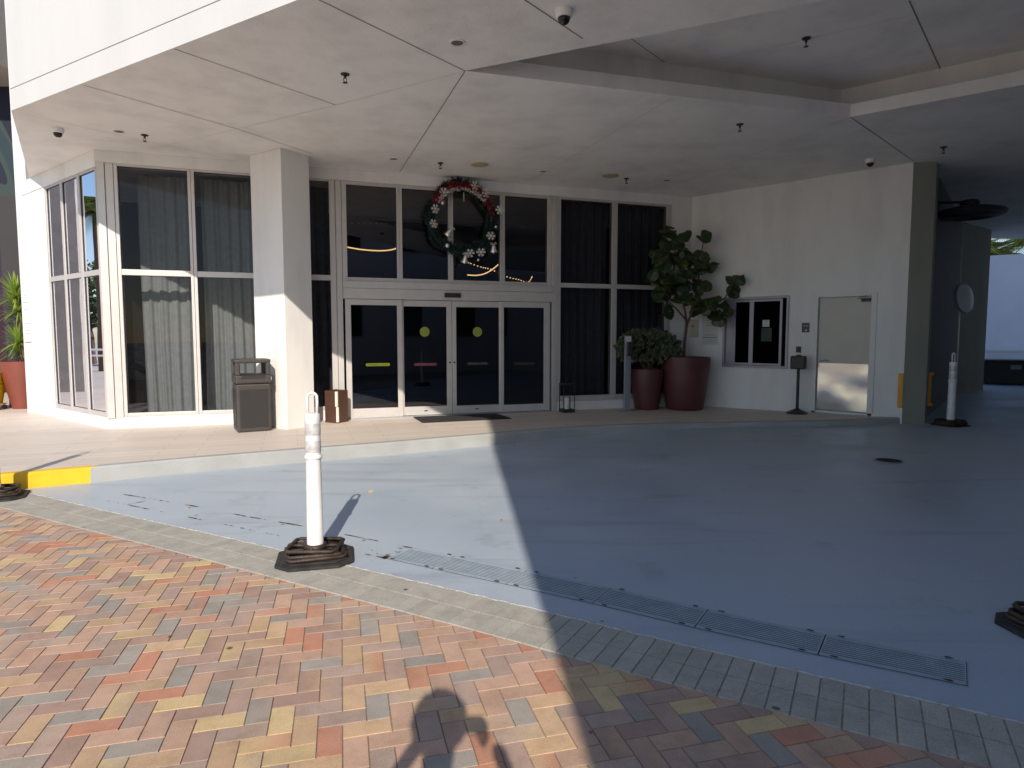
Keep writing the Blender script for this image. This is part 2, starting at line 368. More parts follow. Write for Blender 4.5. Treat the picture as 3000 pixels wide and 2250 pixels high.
# raised walk and its kerb
g = MB(); ks = [Vector(p) for p in kerb]
kk = [ks[0]]
for a, b in zip(ks, ks[1:]):
    n = max(1, int((b - a).length / .25)); n = min(n, 12)
    kk += [a.lerp(b, (i + 1) / n) for i in range(n)]
ins = .045
for a, b in zip(kk, kk[1:]):
    g.face([(a.x, a.y + .14, pz(a.x)), (b.x, b.y + .14, pz(b.x)), (b.x, 24, pz(b.x)), (a.x, 24, pz(a.x))])
tag(g.build('walkway', M_tile), kind='structure')
g = MB()
for a, b in zip(kk, kk[1:]):
    g.mi = 1 if b.x < -4.68 else 0
    if b.x < -4.75 and b.x < -8: g.mi = 0
    za, zb = pz(a.x) + .002, pz(b.x) + .002
    g.face([(a.x, a.y - .012, -.02), (b.x, b.y - .012, -.02), (b.x, b.y, zb - .02), (a.x, a.y, za - .02)])
    g.face([(a.x, a.y, za - .02), (b.x, b.y, zb - .02), (b.x, b.y + .02, zb), (a.x, a.y + .02, za)])
    g.face([(a.x, a.y + .02, za), (b.x, b.y + .02, zb), (b.x, b.y + .15, zb), (a.x, a.y + .15, za)])
tag(g.build('kerb', [M_kerb, M_yellow], smooth=False), kind='structure')

# gravelly joint bed under the pavers
g = MB(); bb = [p for p in band_up if -12 <= p[0] <= 9]
for (x0, y0), (x1, y1) in zip(bb, bb[1:]): g.face([(x0, -6, -.0065), (x1, -6, -.0065), (x1, y1 + .02, -.0065), (x0, y0 + .02, -.0065)])
tag(g.build('paver_bed', M_mortar), kind='structure')

PAL = [((.51, .335, .245), 36), ((.42, .31, .255), 22), ((.36, .32, .28), 16), ((.52, .25, .165), 13), ((.58, .43, .24), 9), ((.55, .375, .235), 17), ((.41, .275, .22), 15)]
def pick():
    r = random.uniform(0, sum(w for c, w in PAL))
    for c, w in PAL:
        r -= w
        if r <= 0: return Vector(c)
    return Vector(PAL[0][0])
class Bricks:
    def __init__(s): s.v = []; s.f = []; s.c = []
    def add(s, c, ex, ey, z, c1, c2, ch=.0022, dp=.006):
        """c centre; ex, ey half-extent vectors"""
        lx, ly = ex.length, ey.length; ux, uy = ex / lx, ey / ly
        gx, gy = lx - .0010, ly - .0010
        tilt = [random.uniform(-.0012, .0012) for _ in range(4)]
        n = len(s.v)
        for (i, j), t in zip(((-1, -1), (1, -1), (1, 1), (-1, 1)), tilt):
            p = c + ux * i * gx + uy * j * gy; s.v.append((p.x, p.y, z - dp))
        for (i, j), t in zip(((-1, -1), (1, -1), (1, 1), (-1, 1)), tilt):
            p = c + ux * i * (gx - ch) + uy * j * (gy - ch); s.v.append((p.x, p.y, z + t))
        s.f.append((n + 4, n + 5, n + 6, n + 7)); s.c.append([c1, c2, c2, c1])
        for a in range(4):
            b = (a + 1) % 4; k = [c1, c2, c2, c1]
            s.f.append((n + a, n + b, n + 4 + b, n + 4 + a)); s.c.append([k[a] * .8, k[b] * .8, k[b], k[a]])
    def build(s, name):
        me = bpy.data.meshes.new(name); me.from_pydata(s.v, [], s.f); me.materials.append(M_brick)
        ca = me.color_attributes.new('Col', 'FLOAT_COLOR', 'CORNER'); k = 0
        for cs in s.c:
            for q in cs: ca.data[k].color = (q[0], q[1], q[2], 1); k += 1
        o = bpy.data.objects.new(name, me); C.objects.link(o); return o
th = R(14.85); ux = Vector((math.cos(th), math.sin(th))); uy = Vector((-math.sin(th), math.cos(th)))
low = [(x, y - .445) for x, y in band_up]
bk = Bricks(); org = Vector((-.30, 2.6)); U = .1
for ix in range(-120, 60):
    for iy in range(-50, 90):
        t = (ix + iy) % 4
        if t == 0: cx, cy, hx, hy = ix + 1, iy + .5, 1, .5
        elif t == 2: cx, cy, hx, hy = ix + .5, iy + 1, .5, 1
        else: continue
        c = org + ux * cx * U + uy * cy * U
        if c.x < -7.5 or c.x > 4.5 or c.y < .3 or c.y > interp(low, c.x) + .12: continue
        # colours come in loose clumps
        random.seed(ix * 7919 + iy * 104729); a = pick(); b = pick()
        f = random.random(); f = 0 if f < .3 else (f - .3) * 1.2
        v = random.uniform(.9, 1.1)
        bk.add(c, ux * hx * U, uy * hy * U, 0, a * v, a.lerp(b, f) * v)
tag(bk.build('paver_bricks'), kind='structure')
random.seed(11)
# two soldier rows of grey pavers along the drive
bk = Bricks(); mid = resample([p for p in band_up if -12 <= p[0] <= 9], .1)
for a, b in zip(mid, mid[1:]):
    if a.x > 7 or a.x < -9: continue
    t = (b - a).normalized(); n = Vector((t.y, -t.x)); c0 = (a + b) / 2
    for row in (0, 1):
        v = random.uniform(.93, 1.06); base = Vector((.41, .39, .345)) * v
        bk.add(c0 + n * (.108 + row * .208), t * .05, n * .103, .006, base, base * random.uniform(.95, 1.04), dp=.012, ch=.003)
bed = MB()
for (x0, y0), (x1, y1) in zip(bb, bb[1:]): bed.face([(x0, y0 - .46, .0015), (x1, y1 - .46, .0015), (x1, y1 + .01, .0015), (x0, y0 + .01, .0015)])
tag(bed.build('border_bed', M_mortar), kind='structure')
# light grey pavers at the far right corner
tt = Vector((.72, -.69)).normalized(); nn = Vector((tt.y, -tt.x))
for i in range(10):
    for j in range(6):
        c = Vector((1.72, 2.34)) + Vector((.86, -.5)).normalized() * (.1 + i * .2) + Vector((-.5, -.86)).normalized() * (.06 + j * .1)
        if c.y > interp(low, c.x) - .02: continue
        base = Vector((.42, .42, .41)) * random.uniform(.93, 1.05)
        bk.add(c, Vector((.86, -.5)).normalized() * .1, Vector((.5, .86)).normalized() * .05, .007, base, base, dp=.016)
tag(bk.build('paver_border'), kind='structure')
# ragged painted edge where the drive meets the border
g = MB(); edge = resample([p for p in band_up if -6 <= p[0] <= 4], .02)
for i, (a, b) in enumerate(zip(edge, edge[1:])):
    t = (b - a).normalized(); n = Vector((t.y, -t.x))
    q = mnoise.noise(Vector((a.x * 14, 3, 0))) * .014 + mnoise.noise(Vector((a.x * 50, 8, 0))) * .008
    q2 = mnoise.noise(Vector((b.x * 14, 3, 0))) * .014 + mnoise.noise(Vector((b.x * 50, 8, 0))) * .008
    h = .010
    g.face([(*(a - n * .012), .002), (*(b - n * .012), .002), (*(b + n * (.008 + q2 * .6)), h), (*(a + n * (.008 + q * .6)), h)])
    g.face([(*(a + n * (.008 + q * .6)), h), (*(b + n * (.008 + q2 * .6)), h), (*(b + n * (.018 + q2)), .003), (*(a + n * (.018 + q)), .003)])
M_edge = mat('paint_edge', (.46, .45, .44), .8, .3, 30, bump=1, bscale=120)
tag(g.build('paint_edge', M_edge), kind='structure')

# ------------------------------------------------------------------ drain channel
def grate(p0, p1, q0, q1, name_group, label, slots=True):
    """p0,p1 far edge; q0,q1 near edge"""
    p0, p1, q0, q1 = map(Vector, (p0, p1, q0, q1))
    t = thing('drain_grate', label, 'drain grate', (*((p0 + q1) / 2), dz(p0.x, p0.y)), 0, name_group)
    o = Vector(((p0 + q1) / 2)[:2])
    def pt(u, v, z): p = (p0.lerp(p1, u)).lerp(q0.lerp(q1, u), v) - o; return (p.x, p.y, z)
    dark = MB(); dark.face([pt(0, 0, .004), pt(1, 0, .004), pt(1, 1, .004), pt(0, 1, .004)]); dark.build('channel', M_void, t, fix=False)
    m = MB(); n = 10; L = (p1 - p0).length; e = .0035 / L
    def bar(u0, u1, v0, v1, z=.0075):
        ps = [pt(u0, v0, z), pt(u1, v0, z), pt(u1, v1, z), pt(u0, v1, z)]; qs = [pt(u0, v0, .0), pt(u1, v0, .0), pt(u1, v1, .0), pt(u0, v1, .0)]
        m.add(ps + qs, [(0, 1, 2, 3), (4, 5, 1, 0), (5, 6, 2, 1), (6, 7, 3, 2), (7, 4, 0, 3)])
    bar(e, 1 - e, .02, .085); bar(e, 1 - e, .915, .98)
    bar(e, e * 3.2, .085, .915); bar(1 - e * 3.2, 1 - e, .085, .915)
    w = .83 / n
    for k in range(n):
        v = .085 + w * k
        bar(e * 3.2, 1 - e * 3.2, v + w * .24, v + w * .76, .0065)
    m.build('bars', M_grate, t, fix=False)
    for (u, v) in ((.12, .02), (.88, .02), (.12, .98), (.88, .98)):
        if random.random() < .9:
            r = MB(); c = Vector(pt(u, v, .0125)); k = 12; tu = (p1 - p0).normalized(); tv = Vector((tu.y, -tu.x))
            ps = []
            for i in range(k):
                a = 2 * math.pi * i / k; rr = random.uniform(.75, 1.15)
                d = tu * math.cos(a) * .021 * rr + tv * math.sin(a) * .010 * rr; ps.append((c.x + d.x, c.y + d.y, c.z))
            r.face(ps); r.build('rusty_lug', M_rust, t, fix=False)
    return t
M_void = mat('drain_void', (.02, .02, .024), .9)
M_grate = mat('painted_grate', (.32, .38, .44), .6, .12, 8, bump=.3, bscale=80)
far = [(-.761, 4.836), (-.423, 4.658), (.107, 4.356), (.643, 4.054), (1.17, 3.726), (1.714, 3.403), (2.273, 3.105)]
near = [(-.917, 4.603), (-.559, 4.401), (-.039, 4.114), (.488, 3.81), (1.019, 3.485), (1.561, 3.175), (2.12, 2.884)]
dl = ['short drain grate nearest the white post, its end rusty and half painted over', 'sunlit drain grate, second along from the rusty end',
      'drain grate crossed by the edge of the big shadow', 'drain grate just inside the shadow, fourth from the rusty end', 'drain grate second from the right end of the channel',
      'last drain grate at the right end of the channel']
for i in range(6): grate(far[i], far[i + 1], near[i], near[i + 1], 'slotted drain grates in the painted drive', dl[i])
# painted-over grates to the left: only broken rusty seams show
def seam(mb, pl, dens, z=.006):
    pts = resample(pl, .012)
    for i, (a, b) in enumerate(zip(pts, pts[1:])):
        k = mnoise.noise(Vector((a.x * 5, a.y * 5, 2))) + .6 * mnoise.noise(Vector((a.x * 22, a.y * 22, 5)))
        if k < dens: continue
        t = (b - a).normalized(); n = Vector((t.y, -t.x)); w = .002 + .012 * max(0, k - dens)
        mb.face([(*(a - n * w), z), (*(b - n * w), z), (*(b + n * w), z), (*(a + n * w), z)])
g = MB()
ul = [(-3.999, 6.519), (-3.504, 6.283), (-2.957, 6.016), (-2.425, 5.721), (-1.818, 5.422), (-.761, 4.836)]
ll = [(-4.115, 6.318), (-3.618, 6.056), (-2.812, 5.633), (-2.082, 5.24), (-1.647, 5.003), (-.917, 4.603)]
seam(g, ul, .06); seam(g, ll, .0)
for k in range(1, 8):
    u = k / 8; a = Vector(ul[0]).lerp(Vector(ul[-1]), u); b = Vector(ll[0]).lerp(Vector(ll[-1]), u)
    seam(g, [a, b], .16)
for k in range(14):   # clogged slots beside the first open grate
    v = (k + .5) / 14; a = Vector(far[0]).lerp(Vector(near[0]), v); d = (Vector(far[0]) - Vector(far[1])).normalized()
    seam(g, [a, a + d * random.uniform(.05, .25)], .32)
tag(g.build('clogged_drain', M_rust, fix=False), kind='structure')
# manhole in the drive
t = thing('manhole_cover', 'round rusty iron cover set in the shaded drive before the dark passage', 'manhole', (4.73, 7.99, dz(4.73, 7.99) + .002))
m = MB(); m.lathe([(.17, 0), (.17, .006), (.15, .006), (.15, .003)], 32); m.build('rim', M_grate, t)
m = MB(); m.lathe([(.145, 0), (.145, .007)], 32)
for i in range(-2, 3): m.box((0, i * .045, .008), (.24 - abs(i) * .03, .012, .003))
m.build('lid', M_rust, t)

# ------------------------------------------------------------------ THE HOTEL ENTRANCE BUILDING
bld = thing('entrance_building', 'white stucco building with a wide flat canopy over its glazed entrance', 'building', (0, 12, 0))
bld_inv = Matrix.Translation((0, -12, 0))
def part(mb, name, mats, parent=None, **k):
    p = parent or bld
    o = mb.build(name, mats, None, **k); o.parent = p
    o.matrix_parent_inverse = Matrix.Translation((0, -12, 0))
    return o
def sub(mb, name, mats, parent, **k):
    o = mb.build(name, mats, None, **k); o.parent = parent
    return o
# ceiling slab with the sunken coffer (triangulated with a hole)
outer = [(-6.317, 8.36), (8.0, -.187), (24, -.187), (24, 19.1), (13.9, 19.1), (12.9, 18.2), (-9.3, 18.2), (-9.1, 12.45)]
hole = [(-.504, 7.132), (4.386, 8.589), (7.75, 6.0), (5.35, 4.45)]
def plate(outer, holes, z, name, m):
    bm = bmesh.new(); es = []
    for pl in [outer] + holes:
        vs = [bm.verts.new((x, y, z)) for x, y in pl]
        es += [bm.edges.new((vs[i], vs[(i + 1) % len(vs)])) for i in range(len(vs))]
    bmesh.ops.triangle_fill(bm, use_beauty=True, edges=es)
    me = bpy.data.meshes.new(name); bm.to_mesh(me); bm.free(); me.materials.append(m)
    o = bpy.data.objects.new(name, me); C.objects.link(o); return o
def adopt(o, parent=bld, inv=True):
    o.parent = parent
    if inv and parent is bld: o.matrix_parent_inverse = Matrix.Translation((0, -12, 0))
    return o
soffit = adopt(plate(outer, [hole], ZC, 'canopy_ceiling', M_ceil))
hc = Vector((sum(p[0] for p in hole) / 4, sum(p[1] for p in hole) / 4))
cof = MB()
hv = [Vector(p) for p in hole]
for i in range(4):
    a, b = hv[i], hv[(i + 1) % 4]; e = (b - a).normalized(); n = Vector((e.y, -e.x))
    if n.dot(hc - a) > 0: n = -n
    cof.face([(*a, ZC), (*b, ZC), (*b, ZC + .16), (*a, ZC + .16)])
wide = []
for i in range(4):
    a0, a, b = hv[i - 1], hv[i], hv[(i + 1) % 4]
    e1 = (a - a0).normalized(); e2 = (b - a).normalized()
    d = (e1 - e2); wide.append(a + d.normalized() * .42)
for i in range(4):
    a, b, a2, b2 = hv[i], hv[(i + 1) % 4], wide[i], wide[(i + 1) % 4]
    cof.face([(*a, ZC + .16), (*b, ZC + .16), (*b2, ZC + .162), (*a2, ZC + .162)])
    cof.face([(*a2, ZC + .162), (*b2, ZC + .162), (*b2, ZC + .49), (*a2, ZC + .49)])
cof.face([(*p, ZC + .49) for p in wide])
part(cof, 'ceiling_coffer', M_ceil, fix=False)
# thin joint lines scored in the ceiling
def joint(pts, w=.005, z=ZC - .003, m=0):
    j = MB()
    for a, b in zip(pts, pts[1:]):
        a, b = Vector(a), Vector(b); t = (b - a).normalized(); n = Vector((t.y, -t.x)) * w
        j.face([(*(a - n), z), (*(b - n), z), (*(b + n), z), (*(a + n), z)])
    return part(j, 'ceiling_joint', [M_joint, M_jointlite, M_faint][m], fix=False)
M_faint = mat('faint_joint', (.66, .64, .61), .85)
joint([(-1.68, 5.60), (-.504, 7.132)], .006)
joint([(-.504, 7.132), (-1.946, 11.40)], .006)
joint([(-3.34, 6.60), (-2.167, 8.156)], .005)
joint([(-4.86, 7.51), (-3.814, 8.999), (-3.106, 10.275)], .005)
joint([(-6.30, 8.42), (-5.765, 9.093), (-4.6, 10.5)], .004, m=2)
joint([(-.504, 7.132), (-2.167, 8.156), (-3.825, 9.098), (-5.6, 10.1)], .004, m=2)
joint([(-1.45, 9.53), (.7, 10.2), (3.3, 11.0)], .004, m=2)
joint([(-.5, 4.9), (.674, 6.379)], .006)
joint([(1.915, 7.90), (.36, 12.0)], .005, m=1)
joint([(4.386, 8.60), (2.82, 13.0)], .005, m=1)
joint([(4.40, 8.60), (6.52, 10.70)], .006)
joint([(1.173, 7.287), (2.026, 8.314)], .006, ZC + .487)
joint([(3.941, 6.659), (5.51, 8.5)], .007, ZC + .487)
joint([(2.0, 8.35), (2.645, 7.929), (4.129, 6.965)], .004, ZC + .487, m=1)
# fascia: two lifts with a scored groove between
E1 = Vector((-6.317, 8.36)); E2 = Vector((9.0, .675)); E0 = Vector((-9.1, 12.45))
def strip(mb, a, b, z0, z1, th=.4, out=0.0):
    t = (b - a).normalized(); n = Vector((t.y, -t.x))
    if n.dot(Vector((-2, 14)) - a) > 0: n = -n      # n points outwards
    M = Matrix(((t.x, n.x, 0, a.x), (t.y, n.y, 0, a.y), (0, 0, 1, 0), (0, 0, 0, 1)))
    L = (b - a).length; mb.box((L / 2, out - th / 2, (z0 + z1) / 2), (L, th, z1 - z0), M)
f = MB()
eo = [(-6.317, 8.36), (8.0, -.187), (24, -.187), (24, .3), (8.2, .3), (-5.9, 8.72), (-8.66, 12.6), (-9.1, 12.45)]
f.prism(eo, ZC + .001, ZC + .258)
part(f, 'fascia', M_fascia)
f = MB(); f.prism([(-6.295, 8.375), (8.02, -.165), (24, -.165), (24, .25), (8.2, .25), (-5.9, 8.70), (-8.6, 12.55), (-9.07, 12.43)], ZC + .256, ZC + .272); part(f, 'fascia_groove', mat('groove_grey', (.42, .41, .40), .9))
f = MB(); f.prism([(x, y) for x, y in eo], ZC + .270, 6.5); part(f, 'parapet', M_fascia)
f = MB(); f.prism([(-6.2, 8.6), (8.0, .1), (24, .1), (24, 19.05), (-9.2, 19.05), (-9.05, 12.5)], 5.9, 6.0); part(f, 'roof', M_fascia)
f = MB(); f.box((8, 15.4, 8.3), (32, 3.2, 4.6)); part(f, 'storey_or_shade_block', M_white)  # unseen block added on top to keep the boundary wall in shade
# header bands, plinths and wall pieces of the glazed front
h = MB()
F.box(h, -.02, 10.62, -.32, .05, 4.275, ZC - .002); part(h, 'header_band', M_white)
h = MB(); B.box(h, -.02, 3.40, -.32, .05, 4.215, ZC - .002); part(h, 'header_band', M_white)
h = MB(); F.box(h, 0.02, 3.50, -.25, .05, .10, .345); part(h, 'plinth', M_white)
h = MB(); F.box(h, 7.60, 10.1, -.25, .03, .10, .345); part(h, 'plinth', M_white)
h = MB(); B.box(h, -.02, 2.32, -.25, .06, .10, .345); part(h, 'plinth', M_white)
h = MB(); F.box(h, 10.10, 10.60, -.25, .048, .10, 4.28); part(h, 'end_wall', M_white)
h = MB(); B.box(h, 2.29, 3.36, -.30, .04, .10, 4.217); part(h, 'bay_wall', M_white)
h = MB(); h.prism([(-8.96, 12.12), (-9.20, 12.16), (-9.45, 12.9), (-9.0, 12.9)], .1, 9.5); part(h, 'corner_pier', M_fascia)
# column
cx = Vector((-3.5, 9.97)); e1 = Vector((math.cos(R(147)), math.sin(R(147)))); e2 = Vector((math.cos(R(57)), math.sin(R(57))))
poly = [cx, cx + e2 * .53, cx + e2 * .53 + e1 * .75, cx + e1 * .75]
h = MB(); h.prism([tuple(p) for p in poly], .12, ZC - .001); part(h, 'column', M_white, bevel=.006)

# windows ------------------------------------------------------------
def window(fr, s0, s1, z0, z1, gs, gzs, gm, name='window', fd=.055, parent=None, mm=M_alu, label=None):
    """one window: s0..s1 overall; gs list of glass (a,b); gzs list of glass heights"""
    fm = MB(); ss = sorted(set([s0, s1])); 
    # verticals
    xs = [s0] + [v for ab in gs for v in ab] + [s1]
    for i in range(0, len(xs), 2): fr.box(fm, xs[i], xs[i + 1], -.07, fd, z0, z1)
    zs = [z0] + [v for ab in gzs for v in ab] + [z1]
    for (a, b) in gs:
        for i in range(0, len(zs), 2): fr.box(fm, a, b, -.068, fd - .004, zs[i], zs[i + 1])
    fo = part(fm, name, mm, bevel=.004)
    if label: fo['label'] = label
    for (a, b) in gs:
        for (c, d) in gzs:
            p = MB(); p.face([fr.P(a - .006, .0, c - .006), fr.P(b + .006, .0, c - .006), fr.P(b + .006, .0, d + .006), fr.P(a - .006, .0, d + .006)])
            o = sub(p, 'pane', gm, fo, fix=False)
            s_ = MB(); w = .007
            for (q0, q1, r0, r1) in ((a, a + w, c, d), (b - w, b, c, d), (a + w, b - w, c, c + w), (a + w, b - w, d - w, d)): fr.box(s_, q0, q1, .002, .012, r0, r1)
            sub(s_, 'seal', M_alu_d, fo)
    return fo
window(F, .215, 1.283, .348, 4.272, [(.265, 1.24)], [(.405, 2.575), (2.665, 4.24)], M_glass)
window(F, 1.287, 2.37, .348, 4.272, [(1.335, 2.325)], [(.405, 2.575), (2.665, 4.24)], M_glass)
window(F, 2.374, 3.50, .348, 4.272, [(2.42, 3.405)], [(.405, 2.575), (2.665, 4.24)], M_glass)
window(F, 7.585, 8.82, .348, 4.272, [(7.672, 8.768)], [(.455, 2.56), (2.645, 4.228)], M_glass)
window(F, 8.824, 10.10, .348, 4.272, [(8.880, 9.990)], [(.455, 2.56), (2.645, 4.228)], M_glass)
for a, b, c, d in ((.03, .76, .07, .715), (.764, 1.51, .80, 1.47), (1.514, 2.29, 1.55, 2.22)):
    window(B, a, b, .348, 4.212, [(c, d)], [(.42, 2.575), (2.66, 4.18)], M_glassb, fd=.03)
h = MB(); F.box(h, -.012, .095, -.05, .075, .33, 4.27); F.box(h, .100, .210, -.05, .06, .33, 4.27); part(h, 'corner_post', M_alu, bevel=.005)
# transom windows above the door
h = MB(); F.box(h, 3.505, 3.60, -.06, .075, .165, 4.272); part(h, 'door_jamb', M_alu, bevel=.004)
h = MB(); F.box(h, 7.485, 7.58, -.06, .075, .165, 4.272); part(h, 'door_jamb', M_alu, bevel=.004)
for a, b, c, d in ((3.605, 4.588, 3.688, 4.545), (4.592, 5.513, 4.640, 5.470), (5.517, 6.498, 5.560, 6.452), (6.502, 7.48, 6.545, 7.400)):
    window(F, a, b, 2.575, 4.272, [(c, d)], [(2.640, 4.215)], M_glassd)
h = MB(); F.box(h, 3.605, 7.48, -.06, .10, 2.455, 2.572); part(h, 'door_header', M_alu, bevel=.004)
h = MB(); F.box(h, 3.605, 7.48, -.06, .085, 2.27, 2.452); part(h, 'operator_housing', M_alu, bevel=.004)
h = MB(); F.box(h, 5.38, 5.68, .087, .125, 2.32, 2.40); o = part(h, 'motion_sensor', M_black, bevel=.008)
h = MB(); F.box(h, 3.60, 7.49, -.10, .11, .15, .185); part(h, 'threshold', M_steel, bevel=.003)

def text_mesh(s, size, M, name, m, parent, inv=False, ext=.0005):
    cu = bpy.data.curves.new(name, 'FONT'); cu.body = s; cu.size = size; cu.align_x = 'CENTER'; cu.align_y = 'CENTER'; cu.extrude = ext; cu.resolution_u = 2
    tmp = bpy.data.objects.new(name, cu); C.objects.link(tmp)
    dg = bpy.context.evaluated_depsgraph_get(); dg.update()
    me = bpy.data.meshes.new_from_object(tmp.evaluated_get(dg)); bpy.data.objects.remove(tmp, do_unlink=True)
    me.transform(M); me.materials.clear(); me.materials.append(m)
    o = bpy.data.objects.new(name, me); C.objects.link(o); o.parent = parent
    if inv: o.matrix_parent_inverse = Matrix.Translation((0, -12, 0))
    return o
def face_matrix(fr, s, d, z):
    """text plane facing the viewer on a wall frame: x runs to the right as seen"""
    t = fr.t if fr.t.x > 0 else -fr.t
    return Matrix(((t.x, 0, fr.n.x, 0), (t.y, 0, fr.n.y, 0), (0, 1, 0, 0), (0, 0, 0, 1))).copy() if False else Matrix.Translation(fr.P(s, d, z)) @ Matrix(((t.x, 0, fr.n.x, 0), (t.y, 0, fr.n.y, 0), (0, 1, 0, 0), (0, 0, 0, 1)))
def leaf(s0, s1, g0, g1, z0, z1, gz0, gz1, d, stick, bar, lock=None):
    m = MB()
    F.box(m, s0, g0, d - .045, d, z0, z1); F.box(m, g1, s1, d - .045, d, z0, z1)
    F.box(m, g0, g1, d - .044, d - .001, z0, gz0); F.box(m, g0, g1, d - .044, d - .001, gz1, z1)
    fo = part(m, 'sliding_door', M_alu, bevel=.003)
    p = MB(); p.face([F.P(g0 - .004, d - .022, gz0 - .004), F.P(g1 + .004, d - .022, gz0 - .004), F.P(g1 + .004, d - .022, gz1 + .004), F.P(g0 - .004, d - .022, gz1 + .004)]); sub(p, 'pane', M_glassd, fo, fix=False)
    s_ = MB(); w = .006
    for (q0, q1, r0, r1) in ((g0, g0 + w, gz0, gz1), (g1 - w, g1, gz0, gz1), (g0 + w, g1 - w, gz0, gz0 + w), (g0 + w, g1 - w, gz1 - w, gz1)): F.box(s_, q0, q1, d - .02, d - .010, r0, r1)
    sub(s_, 'seal', M_alu_d, fo)
    if stick:
        m = MB(); c = stick
        ps = []; n = 36
        for i in range(n): a = 2 * math.pi * i / n; ps.append(F.P(c[0] + .088 * math.cos(a), d - .0195, c[1] + .088 * math.sin(a)))
        m.face(ps); so = sub(m, 'round_sticker', M_stickd, fo, fix=False)
        for tx, sz, dzz in (('CAUTION', .024, .052), ('AUTOMATIC', .036, .014), ('DOOR', .042, -.026), ('KEEP CLEAR', .014, -.056)):
            text_mesh(tx, sz, face_matrix(F, c[0], d - .0188, c[1] + dzz), 'sticker_lettering', M_ink, fo)
    if bar:
        s, z, mm, tm = bar; m = MB()
        pts = []
        for i in range(12): a = math.pi / 2 + math.pi * i / 11; pts.append(F.P(s - .185 + .026 * math.cos(a), d - .0195, z + .026 * math.sin(a)))
        for i in range(12): a = -math.pi / 2 + math.pi * i / 11; pts.append(F.P(s + .185 + .026 * math.cos(a), d - .0195, z + .026 * math.sin(a)))
        m.face(pts); sub(m, 'strip_sticker', mm, fo, fix=False)
        text_mesh('AUTOMATIC  \u2022  DOOR', .034, face_matrix(F, s, d - .0188, z), 'sticker_lettering', tm, fo)
    if lock is not None:
        m = MB(); 
        Mx = face_matrix(F, lock, d + .002, 1.14); m.lathe([(.018, 0), (.018, .008), (.012, .012)], 16, M=Mx); sub(m, 'lock', M_black, fo)
    return fo
M_stickd = mat('yellow_green_decal', (.33, .36, .05), .6, .03)
M_redd = mat('dull_red_decal', (.20, .03, .06), .6)
M_mauvet = mat('mauve_lettering', (.30, .16, .22), .6)
M_dimd = mat('dim_decal', (.035, .03, .02), .6)
leaf(3.635, 4.618, 3.73, 4.528, .186, 2.262, .350, 2.165, .075, None, (4.18, 1.12, M_stick, M_ink))
leaf(4.600, 5.528, 4.650, 5.432, .190, 2.262, .345, 2.155, .025, (5.03, 1.70), (5.04, 1.11, M_redd, M_mauvet), 5.49)
leaf(5.536, 6.470, 5.613, 6.436, .190, 2.262, .335, 2.155, .025, (6.02, 1.70), (6.02, 1.11, M_dimd, M_mauvet), 5.57)
leaf(6.450, 7.445, 6.515, 7.320, .190, 2.262, .325, 2.160, .075, None, (6.93, 1.10, M_dimd, M_dimd))
for s in (5.04, 6.0):
    m = MB(); F.box(m, s - .03, s + .03, .026, .029, .255, .275); part(m, 'latch', M_black)

# side wall W with the service window and door -----------------------
h = MB()
def wb(a, b, c, d): W.box(h, a, b, -.28, 0, c, d)
WL = (WE - IC).length
wb(-.05, .80, .1, ZC - .001); wb(.80, 2.045, .1, 1.025); wb(.80, 2.045, 2.365, ZC - .001); wb(2.045, 2.515, .1, ZC - .001)
wb(2.515, 3.505, 2.362, ZC - .001); wb(3.505, WL, .1, ZC - .001)
part(h, 'side_wall', M_white)
# service window
m = MB(); W.box(m, .785, .83, -.12, .03, 1.01, 2.38); W.box(m, 2.02, 2.062, -.12, .03, 1.01, 2.38); W.box(m, .83, 2.02, -.12, .03, 2.335, 2.38); W.box(m, .83, 2.02, -.12, .045, 1.01, 1.055)
W.box(m, .83, .975, -.10, -.03, 1.055, 2.335)
sw = part(m, 'service_window', M_wframe, bevel=.003)
for (a, b, d) in ((.975, 1.34, -.04), (1.34, 1.93, -.02)):
    m = MB(); W.box(m, a, a + .045, d - .03, d, 1.06, 2.33); W.box(m, b - .045, b, d - .03, d, 1.06, 2.33); W.box(m, a + .045, b - .045, d - .03, d, 1.06, 1.10); W.box(m, a + .045, b - .045, d - .03, d, 2.285, 2.33)
    sub(m, 'sash', M_wframe, sw)
    m = MB(); m.face([W.P(a + .04, d - .015, 1.095), W.P(b - .04, d - .015, 1.095), W.P(b - .04, d - .015, 2.29), W.P(a + .04, d - .015, 2.29)]); sub(m, 'pane', M_glassw, sw, fix=False)
m = MB(); W.box(m, 1.56, 1.69, -.030, -.026, 1.80, 1.93); o = sub(m, 'paper_notice', M_paper, sw)
m = MB(); W.box(m, 1.54, 1.74, -.030, -.027, 1.52, 1.78); o = sub(m, 'dark_notice', mat('dark_green_card', (.03, .05, .045), .6), sw)
for k in range(3):
    m = MB(); W.box(m, 1.585, 1.665 - .02 * (k % 2), -.0255, -.025, 1.895 - k * .03, 1.901 - k * .03); sub(m, 'printed_line', M_inkg, sw)
